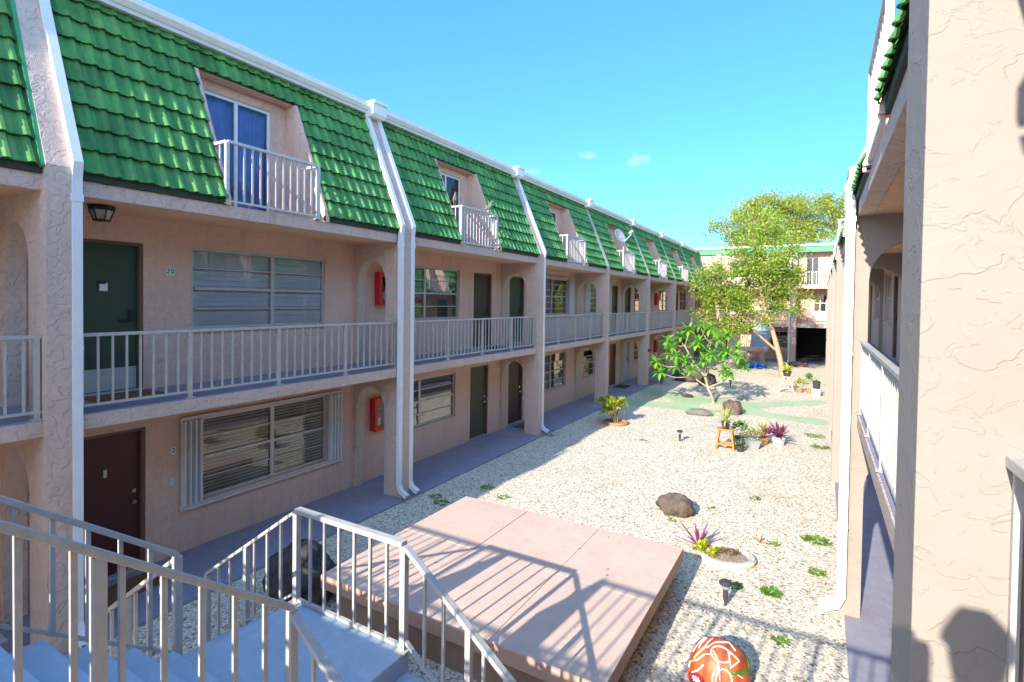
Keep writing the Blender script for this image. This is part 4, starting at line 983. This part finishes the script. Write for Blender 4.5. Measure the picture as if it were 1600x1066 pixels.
# ------------------------------------------------------------------ trees
def limb(mb, pts, r0, r1, n=8):
    """smooth tapered limb through pts"""
    P = [Vector(p) for p in pts]; Q = []
    for k in range(len(P)-1):
        p0, p1, p2, p3 = P[max(k-1, 0)], P[k], P[k+1], P[min(k+2, len(P)-1)]
        for j in range(5):
            u = j/5; Q.append(.5*((2*p1)+(p2-p0)*u+(2*p0-5*p1+4*p2-p3)*u*u+(3*p1-p0-3*p2+p3)*u**3))
    Q.append(P[-1]); mb.tube(Q, [r0+(r1-r0)*k/(len(Q)-1) for k in range(len(Q))], n); return Q
# frangipani
t = thing('frangipani_tree', 'small frangipani tree with bright long leaves in whorls, on the green path', 'tree', (-3.66, 22.5, 0))
tr = MB(); lf = MB(); fl = MB()
B0 = Vector((-3.66, 22.5, -.05)); K1 = Vector((-3.90, 22.45, .62)); K2 = Vector((-4.02, 22.5, 1.05))
limb(tr, [B0, Vector((-3.76, 22.48, .3)), K1, K2], .065, .05)
sub = [[K1, (-4.5, 22.3, 1.05), (-5.0, 22.2, 1.45)], [K2, (-4.5, 22.6, 1.6), (-4.9, 22.7, 2.25)], [K2, (-3.75, 22.3, 1.45), (-3.3, 22.1, 1.75)], [K2, (-4.0, 22.8, 1.7), (-3.9, 22.9, 2.4)], [K1, (-3.3, 22.6, .95), (-2.9, 22.8, 1.5)]]
ends = []
for s_ in sub:
    q = limb(tr, s_, .040, .028); ends.append((q[-1], q[len(q)//2]))
TIPS = [(-5.85, 22.0, 1.55), (-5.5, 22.5, 1.95), (-5.65, 21.8, 1.15), (-5.25, 21.9, 2.2), (-5.1, 22.9, 2.6), (-4.75, 22.2, 1.65), (-4.7, 22.5, 2.9), (-4.35, 22.9, 3.1), (-4.25, 22.1, 2.45), (-4.45, 21.8, 1.35), (-3.9, 22.6, 3.0), (-3.55, 22.3, 2.55), (-3.25, 22.7, 2.75), (-3.7, 21.8, 2.0), (-3.15, 21.8, 2.15), (-2.75, 22.2, 1.95), (-2.9, 22.9, 2.2), (-2.62, 22.7, 1.6), (-3.2, 22.0, 1.45), (-5.3, 22.9, 1.3), (-4.1, 23.1, 2.0), (-5.0, 21.7, 1.85), (-3.45, 23.1, 1.9), (-4.6, 23.2, 2.3), (-3.05, 21.7, 1.3), (-5.45, 22.2, 2.45), (-4.0, 22.0, 1.75)]
for p in TIPS:
    p = Vector(p); s0 = min((e_ for pr in ends for e_ in pr), key=lambda q: (q-p).length+(.6 if q.z > p.z else 0))
    mid = (p+s0)/2+Vector((0, 0, -.12)); limb(tr, [s0, mid, p], .023, .015, 6)
    rosette(lf, p, random.randint(19, 26), .48, .115, -.55, 1.15, .75, 4, .3, (.25, .8, 1, .7, .05))
    if random.random() < .35:
        for k in range(4): rosette(fl, p+Vector((random.uniform(-.05, .05), random.uniform(-.05, .05), .16)), 5, .06, .04, .2, .6, .3, 2)
tr.build('trunk', 'bark2', t, smooth=True); lf.build('crown', 'leaf_fran', t, recalc=False); fl.build('flowers', 'petal', t, recalc=False)
def crown_tree(name, label, trunk, limbs, ells, nclump, per, crad, Ls, ws, leafm, barkm, twigm, r0, r1, seed, bare=0.0):
    rr = random.Random(seed); t = thing(name, label, 'tree', trunk[0]); tr = MB(); lf = MB(); tw = MB(); nodes = []
    q = limb(tr, trunk, r0, r1, 10); nodes += q[len(q)//2:]
    for l in limbs: q = limb(tr, l, r1*.8, r1*.25, 7); nodes += q[2:]
    for k in range(nclump):
        e_ = rr.choices(ells, [x[1][0]*x[1][1]*x[1][2] for x in ells])[0]
        while True:
            d = Vector((rr.uniform(-1, 1), rr.uniform(-1, 1), rr.uniform(-1, 1)))
            if .15 < d.length < 1: break
        c = Vector(e_[0])+Vector((d.x*e_[1][0], d.y*e_[1][1], d.z*e_[1][2]))
        s0 = min(nodes, key=lambda n_: (n_-c).length*(1.0 if n_.z < c.z else 1.5)); mid = (s0+c)/2+Vector((rr.uniform(-.15, .15), rr.uniform(-.15, .15), rr.uniform(-.05, .25)))
        tw.tube([s0, mid, c], [.030, .018, .008], 4, False)
        if k % 3 == 0: nodes.append(mid)
        isbare = rr.random() < bare
        for j in range(4 if not isbare else 7):
            d2 = Vector((rr.gauss(0, 1), rr.gauss(0, 1), rr.gauss(.2, .8))).normalized()*crad*rr.uniform(.6, 1.3); tw.tube([c, c+d2], [.008, .004], 3, False)
        for j in range(int(per*rr.uniform(.5, 1.3)) if not isbare else int(per*.12)):
            g = Vector((rr.gauss(0, .5), rr.gauss(0, .5), rr.gauss(0, .34)))*crad; p = c+g
            d2 = Vector((rr.gauss(0, 1), rr.gauss(0, 1), rr.gauss(-.15, .6))).normalized(); s = rr.uniform(.6, 1.25)
            sd_ = d2.cross(Vector((rr.gauss(0, .5), rr.gauss(0, .5), 1))).normalized()*ws*s*.5; i = len(lf.v)
            lf.v += [p, p+d2*Ls*s*.5+sd_, p+d2*Ls*s-Vector((0, 0, Ls*.15)), p+d2*Ls*s*.5-sd_]; lf.f.append((i, i+1, i+2, i+3))
    tr.build('trunk', barkm, t, smooth=True); tw.build('twigs', twigm, t, recalc=False); lf.build('crown', leafm, t, recalc=False); return t
crown_tree('courtyard_tree', 'tall leaning tree with airy yellow green crown in the courtyard before the far building', [(-1.72, 32.1, -.05), (-1.85, 32.1, .9), (-2.18, 32.1, 2.2), (-2.50, 32.1, 3.3), (-2.85, 32, 4.6), (-3.1, 32, 6.2)],
           [[(-2.05, 32.1, 1.5), (-2.75, 31.9, 2.15), (-3.15, 31.8, 2.55), (-3.9, 31.6, 3.4), (-5.0, 31.4, 4.3)], [(-2.6, 32.1, 3.6), (-3.6, 32.4, 4.6), (-4.8, 32.4, 5.4)], [(-2.75, 32, 4.2), (-2.1, 31.8, 5.2), (-1.6, 31.6, 6.2)], [(-3.0, 32, 5.4), (-4.0, 31.6, 6.6), (-4.4, 31.4, 7.6)], [(-2.6, 32, 3.8), (-1.8, 32.2, 4.2), (-1.1, 32.3, 4.4)], [(-3.1, 32, 6.1), (-2.8, 32.2, 7.4), (-2.4, 32.3, 8.4)], [(-3.9, 31.6, 3.4), (-4.9, 31.8, 3.1), (-5.6, 31.9, 2.9)]],
           [((-3.7, 32, 5.3), (2.4, 1.8, 2.6)), ((-5.2, 31.8, 4.4), (1.2, 1.4, 2.1)), ((-2.2, 32, 6.4), (1.7, 1.4, 1.8)), ((-1.4, 32.1, 4.6), (.95, .9, 1.0)), ((-4.0, 31.5, 2.9), (1.5, 1.0, .8)), ((-3.4, 32, 8.4), (2.2, 1.3, .9))], 330, 88, .52, .185, .08, 'leaf_tree', 'bark', 'twig', .155, .09, 3, .12)
crown_tree('background_tree', 'wide twiggy tree rising behind the roof of the far building', [(-3.4, 47.5, 0), (-3.4, 47.5, 4), (-3.6, 47.4, 8.4)],
           [[(-3.6, 47.4, 8.2), (-4.6, 47.2, 10), (-5.6, 47, 11.4)], [(-3.6, 47.4, 8.2), (-2.6, 47.6, 10), (-1.4, 47.8, 11.4)], [(-3.5, 47.4, 7.6), (-1.6, 47, 9.2), (.4, 47, 10.4)], [(-3.6, 47.4, 8.2), (-3.4, 47.4, 10.4), (-3.0, 47.5, 12.4)], [(-3.5, 47.4, 7.6), (-5.4, 47.8, 8.8), (-6.6, 48, 9.8)]],
           [((-3.9, 47.3, 11.0), (2.5, 2.4, 1.9)), ((-1.0, 47.3, 10.9), (2.3, 2.4, 1.7)), ((-2.4, 47.3, 11.9), (2.4, 2, 1.1)), ((1.4, 47, 10.8), (1.8, 1.6, 1.5)), ((-5.6, 47.2, 10.6), (1.6, 1.6, 1.7)), ((-3.4, 47, 9.2), (3.6, 1.8, .8)), ((-.6, 47.2, 9.4), (2.0, 1.6, .7))], 330, 90, .75, .26, .11, 'leaf_back', 'bark', 'twig', .30, .16, 9, .22)

# ------------------------------------------------------------------ far building across the end of the courtyard
FY = 41.5
fb = thing('apartment_building', 'sunlit beige building with green roof band closing the far end of the courtyard', 'building', (-3.5, FY, 0))
def fwall(mb, x0, x1, y, z0, z1, holes):
    xs = sorted({x0, x1} | {v for h in holes for v in h[:2]}); zs = sorted({z0, z1} | {v for h in holes for v in h[2:4]})
    for a, b in zip(xs, xs[1:]):
        for c, d in zip(zs, zs[1:]):
            if any(h[0] < (a+b)/2 < h[1] and h[2] < (c+d)/2 < h[3] for h in holes): continue
            mb.quad((a, y, c), (b, y, c), (b, y, d), (a, y, d))
    for (a, b, c, d) in holes:
        Y = y+.14; mb.quad((a, y, c), (a, Y, c), (a, Y, d), (a, y, d)); mb.quad((b, y, c), (b, Y, c), (b, Y, d), (b, y, d)); mb.quad((a, y, d), (a, Y, d), (b, Y, d), (b, y, d)); mb.quad((a, y, c), (a, Y, c), (b, Y, c), (b, y, c))
mb = MB()
win3 = [(-3.3, -2.2, 5.9, 7.1), (-5.9, -4.6, 5.9, 7.1)]
fwall(mb, -8.5, -1.85, FY, 5.32, 7.7, win3); fwall(mb, -1.85, 1.7, FY+.5, 5.32, 7.7, [(-1.0, -.2, 5.33, 7.3)])
win2 = [(-.5, .3, 3.55, 4.75)]
fwall(mb, -8.5, 1.7, FY+1.4, 2.65, 5.2, win2+[(-3.4, -2.3, 3.5, 4.7), (-5.9, -4.6, 3.5, 4.7)])
fwall(mb, -8.5, -1.85, FY+1.4, 0, 2.5, [(-3.2, -2.05, .85, 2.1), (-6.2, -5.2, .05, 2.1)])
mb.build('wall', 'stucco', fb)
mb = MB(); mb.box(-8.5, 1.7, FY+6.4, FY+6.5, 0, 7.7); mb.box(-8.5, -1.7, FY+6.2, FY+6.3, 0, 2.5); mb.box(1.7, 1.9, FY, FY+6.4, 0, 7.7); mb.box(-8.62, -8.505, FY, FY+6.4, 0, 7.7); mb.build('back_wall', 'stucco', fb)
mb = MB(); mb.box(-2.0, 1.7, FY+4.5, FY+4.6, 0, 2.4); mb.build('passage_back', 'dark', fb)
mb = MB(); mb.box(-8.6, 1.8, FY-.12, FY+6.5, 7.7, 7.76); mb.build('roof_slab', 'dull_metal', fb)
for z0, z1, nm in ((2.46, 2.66, 'walkway_slab'), (5.13, 5.33, 'upper_slab')):
    mb = MB(); mb.box(-8.6, 1.8, FY-.06, FY+6.4, z0, z1); mb.build(nm, 'pier', fb)
mb = MB(); mb.box(-8.6, 1.8, FY-.16, FY-.02, 7.62, 8.02); mb.build('roof_band', 'green_metal', fb)
mb = MB(); mb.box(-8.6, 1.8, FY-.26, FY+.1, 8.021, 8.16); mb.build('gutter', 'white_metal', fb)
for x in (-6.6, -1.66, .95):
    mb = MB(); mb.box(x-.17, x+.17, FY-.30, FY+1.38, -.05, 7.61); mb.build('post', 'pier', fb)
mb = MB(); mb.tube([(-1.90, FY-.36, 7.9), (-1.90, FY-.36, .2), (-1.90, FY-.5, .08)], .065, 8); mb.build('downspout', 'white_metal', fb)
for (a, b, c, d), y in [(h, FY) for h in win3]+[((-1.0, -.2, 5.33, 7.3), FY+.5)]+[(h, FY+1.4) for h in win2+[(-3.4, -2.3, 3.5, 4.7), (-5.9, -4.6, 3.5, 4.7), (-3.2, -2.05, .85, 2.1)]]:
    mb = MB(); Y = y+.10
    for p in ((a, a+.05, c, d), (b-.05, b, c, d), (a, b, c, c+.05), (a, b, d-.05, d), (a, b, (c+d)/2-.02, (c+d)/2+.02), ((a+b)/2-.02, (a+b)/2+.02, c, d)): mb.box(p[0], p[1], Y-.03, Y+.0+random.random()*.002, p[2], p[3])
    o = mb.build('window', 'white_metal', fb); mb = MB(); mb.quad((a, Y+.01, c), (b, Y+.01, c), (b, Y+.01, d), (a, Y+.01, d)); mb.build('pane', 'glass', o, recalc=False)
    mb = MB(); mb.quad((a-.05, Y+.12, c-.05), (b+.05, Y+.12, c-.05), (b+.05, Y+.12, d+.05), (a-.05, Y+.12, d+.05)); mb.build('interior', 'dark', o, recalc=False)
mb = MB(); mb.box(-6.2, -5.2, FY+1.46, FY+1.52, .05, 2.1); mb.build('door', 'door_brown', fb)
for z in (2.66, 5.33):
    for a, b in ((-1.48, .77), (-6.42, -1.84)):
        if z > 5 and a < -2: continue
        railing(fb, (a, FY-.02, z), (b, FY-.02, z), .92, 'rail_white', (0, .5, 1), .14, .06, .05)
mb = MB(); mb.box(-8.5, 1.7, FY-.4, FY+6.3, -.1, .03); structure(mb.build('far_walkway', 'walk'))
# half landing of the far stairs
fs = thing('staircase', 'far half landing with white railing on two short posts, behind the courtyard tree', 'staircase', (-4.1, 38, 0))
mb = MB(); mb.box(-5.35, -2.95, 37.4, 38.8, .98, 1.16); mb.build('landing', 'pier', fs)
mb = MB(); mb.prism([(38.8, 1.0)]+[(38.8+.26*k, 1.16+.187*(k+(0))) for k in range(0, 1)]+[p for k in range(8) for p in ((38.8+.26*k, 1.16+.187*(k+1)), (38.8+.26*(k+1), 1.16+.187*(k+1)))]+[(40.88, 2.35)], 0, -4.1, -3.0); mb.build('flight', 'stair', fs)
for x in (-4.1, -3.25):
    mb = MB(); mb.box(x-.13, x+.13, 37.7, 37.96, -.05, .98); mb.build('support', 'pier', fs)
railing(fs, (-5.3, 37.45, 1.16), (-3.0, 37.45, 1.16), .92, 'rail_white', (0, .5, 1), .13, .07, .05)
railing(fs, (-5.3, 37.5, 1.16), (-5.3, 38.75, 1.16), .92, 'rail_white', (1,), .13, .07, .05)
t = thing('tarpaulin', 'crumpled bright blue plastic sheet lying under the far stairs', 'tarpaulin', (-3.62, 36.6, 0))
mb = MB(); mb.blob((-3.62, 36.6, .1), (.62, .35, .2), 31, .6, 4, .6, 2.6); mb.build('sheet', 'blue_tarp', t)

# ------------------------------------------------------------------ photographer and tripod on the bridge (their shadow falls on the right pier)
t = thing('tripod', 'camera tripod on the bridge, its camera shading the near right pier', 'tripod', (0, -.12, 2.651))
mb = MB(); mb.tube([(0, -.12, 3.05), (0, -.12, 3.90)], .016, 10); mb.build('centre_column', 'black', t)
for k in range(3):
    a = R(90+120*k+30); mb = MB(); mb.tube([(.03*math.cos(a), -.12+.03*math.sin(a), 3.62), (.36*math.cos(a), -.12+.30*math.sin(a)-.02, 2.66)], [.016, .011], 8); mb.build('leg', 'black', t)
t2 = thing('camera', 'black camera on the tripod on the bridge', 'camera', (0, -.12, 3.90))
mb = MB(); mb.box(-.07, .07, -.16, -.09, 3.90, 4.03); mb.box(-.03, .03, -.15, -.10, 4.03, 4.065); mb.build('body', 'black', t2, bevel=.008)
mb = MB(); mb.v = []; mb.tube([(0, -.09, 3.96), (0, -.03, 3.96)], .036, 14); mb.build('lens', 'black', t2)
pn = thing('person', 'person in navy shirt standing beside the tripod, head shadow on the right pier', 'person', (.17, -.36, 2.651))
def skin_mesh(name, pts, edges, radii, mat, parent, root=0):
    me = bpy.data.meshes.new(name); off = org(parent); me.from_pydata([tuple(Vector(p)-off) for p in pts], edges, [])
    o = bpy.data.objects.new(name, me); COL.objects.link(o); o.parent = parent; me.materials.append(M[mat])
    md = o.modifiers.new('skin', 'SKIN'); md.use_smooth_shade = True
    for v, r_ in zip(me.skin_vertices[0].data, radii): v.radius = (r_, r_) if not isinstance(r_, tuple) else r_
    me.skin_vertices[0].data[root].use_root = True
    sb = o.modifiers.new('subd', 'SUBSURF'); sb.levels = 1; sb.render_levels = 2; return o
hx, hy, hz = .16, -.36, 2.651
J = [(0, 0, .86), (0, 0, 1.08), (0, .0, 1.28), (0, .0, 1.37), (0, .02, 1.46), (0, .03, 1.55), (-.09, 0, .82), (-.10, .02, .45), (-.10, 0, .07), (-.10, .13, .03), (.09, 0, .82), (.10, .02, .45), (.10, 0, .07), (.10, .13, .03),
     (-.17, 0, 1.28), (-.24, .02, 1.05), (-.15, .20, 1.17), (-.12, .25, 1.20), (.17, 0, 1.28), (.22, -.01, 1.03), (.20, .10, .82), (.20, .13, .75)]
Ed = [(0, 1), (1, 2), (2, 3), (3, 4), (4, 5), (0, 6), (6, 7), (7, 8), (8, 9), (0, 10), (10, 11), (11, 12), (12, 13), (2, 14), (14, 15), (15, 16), (16, 17), (2, 18), (18, 19), (19, 20), (20, 21)]
Rd = [(.13, .10), (.13, .09), (.14, .09), .05, .08, .085, .08, .055, .038, .035, .08, .055, .038, .035, .05, .038, .028, .022, .05, .038, .028, .022]
P_ = [(hx+p[0], hy+p[1], hz+p[2]) for p in J]
skin_mesh('body', P_, Ed, Rd, 'skin', pn)
skin_mesh('shirt', [P_[k] for k in (0, 1, 2, 14, 15, 18, 19)], [(0, 1), (1, 2), (2, 3), (3, 4), (2, 5), (5, 6)], [(.145, .115), (.145, .105), (.155, .105), .065, .055, .065, .055], 'shirt', pn)
skin_mesh('trousers', [P_[k] for k in (0, 6, 7, 8, 10, 11, 12)], [(0, 1), (1, 2), (2, 3), (0, 4), (4, 5), (5, 6)], [(.14, .11), .095, .07, .058, .095, .07, .058], 'trousers', pn)
mb = MB(); mb.blob((hx, hy+.01, hz+1.53), (.092, .105, .105), 3, .12, 3); mb.build('hair', 'hair', pn, smooth=True)
mb = MB()
for sx_ in (-.03, .03): mb.blob((hx+sx_, hy+.118, hz+1.50), (.012, .008, .008), 1, 0, 2)
mb.build('eyes', 'black', pn)
mb = MB(); mb.blob((hx, hy+.125, hz+1.47), (.014, .018, .022), 1, 0, 2); mb.build('nose', 'skin', pn, smooth=True)
def hand(c, d, palm_n, side):
    """palm with five separate bent fingers"""
    c = Vector(c); d = Vector(d).normalized(); n_ = Vector(palm_n).normalized(); s_ = d.cross(n_).normalized()*side; mb = MB()
    mb.tube([c-d*.02, c+d*.03, c+d*.085], [.022, .034, .034], 10)
    for k, l in enumerate((.066, .076, .070, .055)):
        b = c+d*.085+s_*(.027-.018*k); mb.tube([b, b+d*l*.45, b+d*l*.75+n_*l*.25, b+d*l*.85+n_*l*.5], [.0095, .009, .008, .006], 7)
    b = c+d*.03+s_*.03; mb.tube([b, b+s_*.025+d*.022, b+s_*.03+d*.05+n_*.012], [.011, .010, .008], 7); mb.build('hand', 'skin', pn, smooth=True)
hand((hx-.12, hy+.25, hz+1.20), (-.2, .8, .3), (0, .2, -1), 1); hand((hx+.20, hy+.13, hz+.75), (0, .2, -1), (-1, 0, 0), 1)
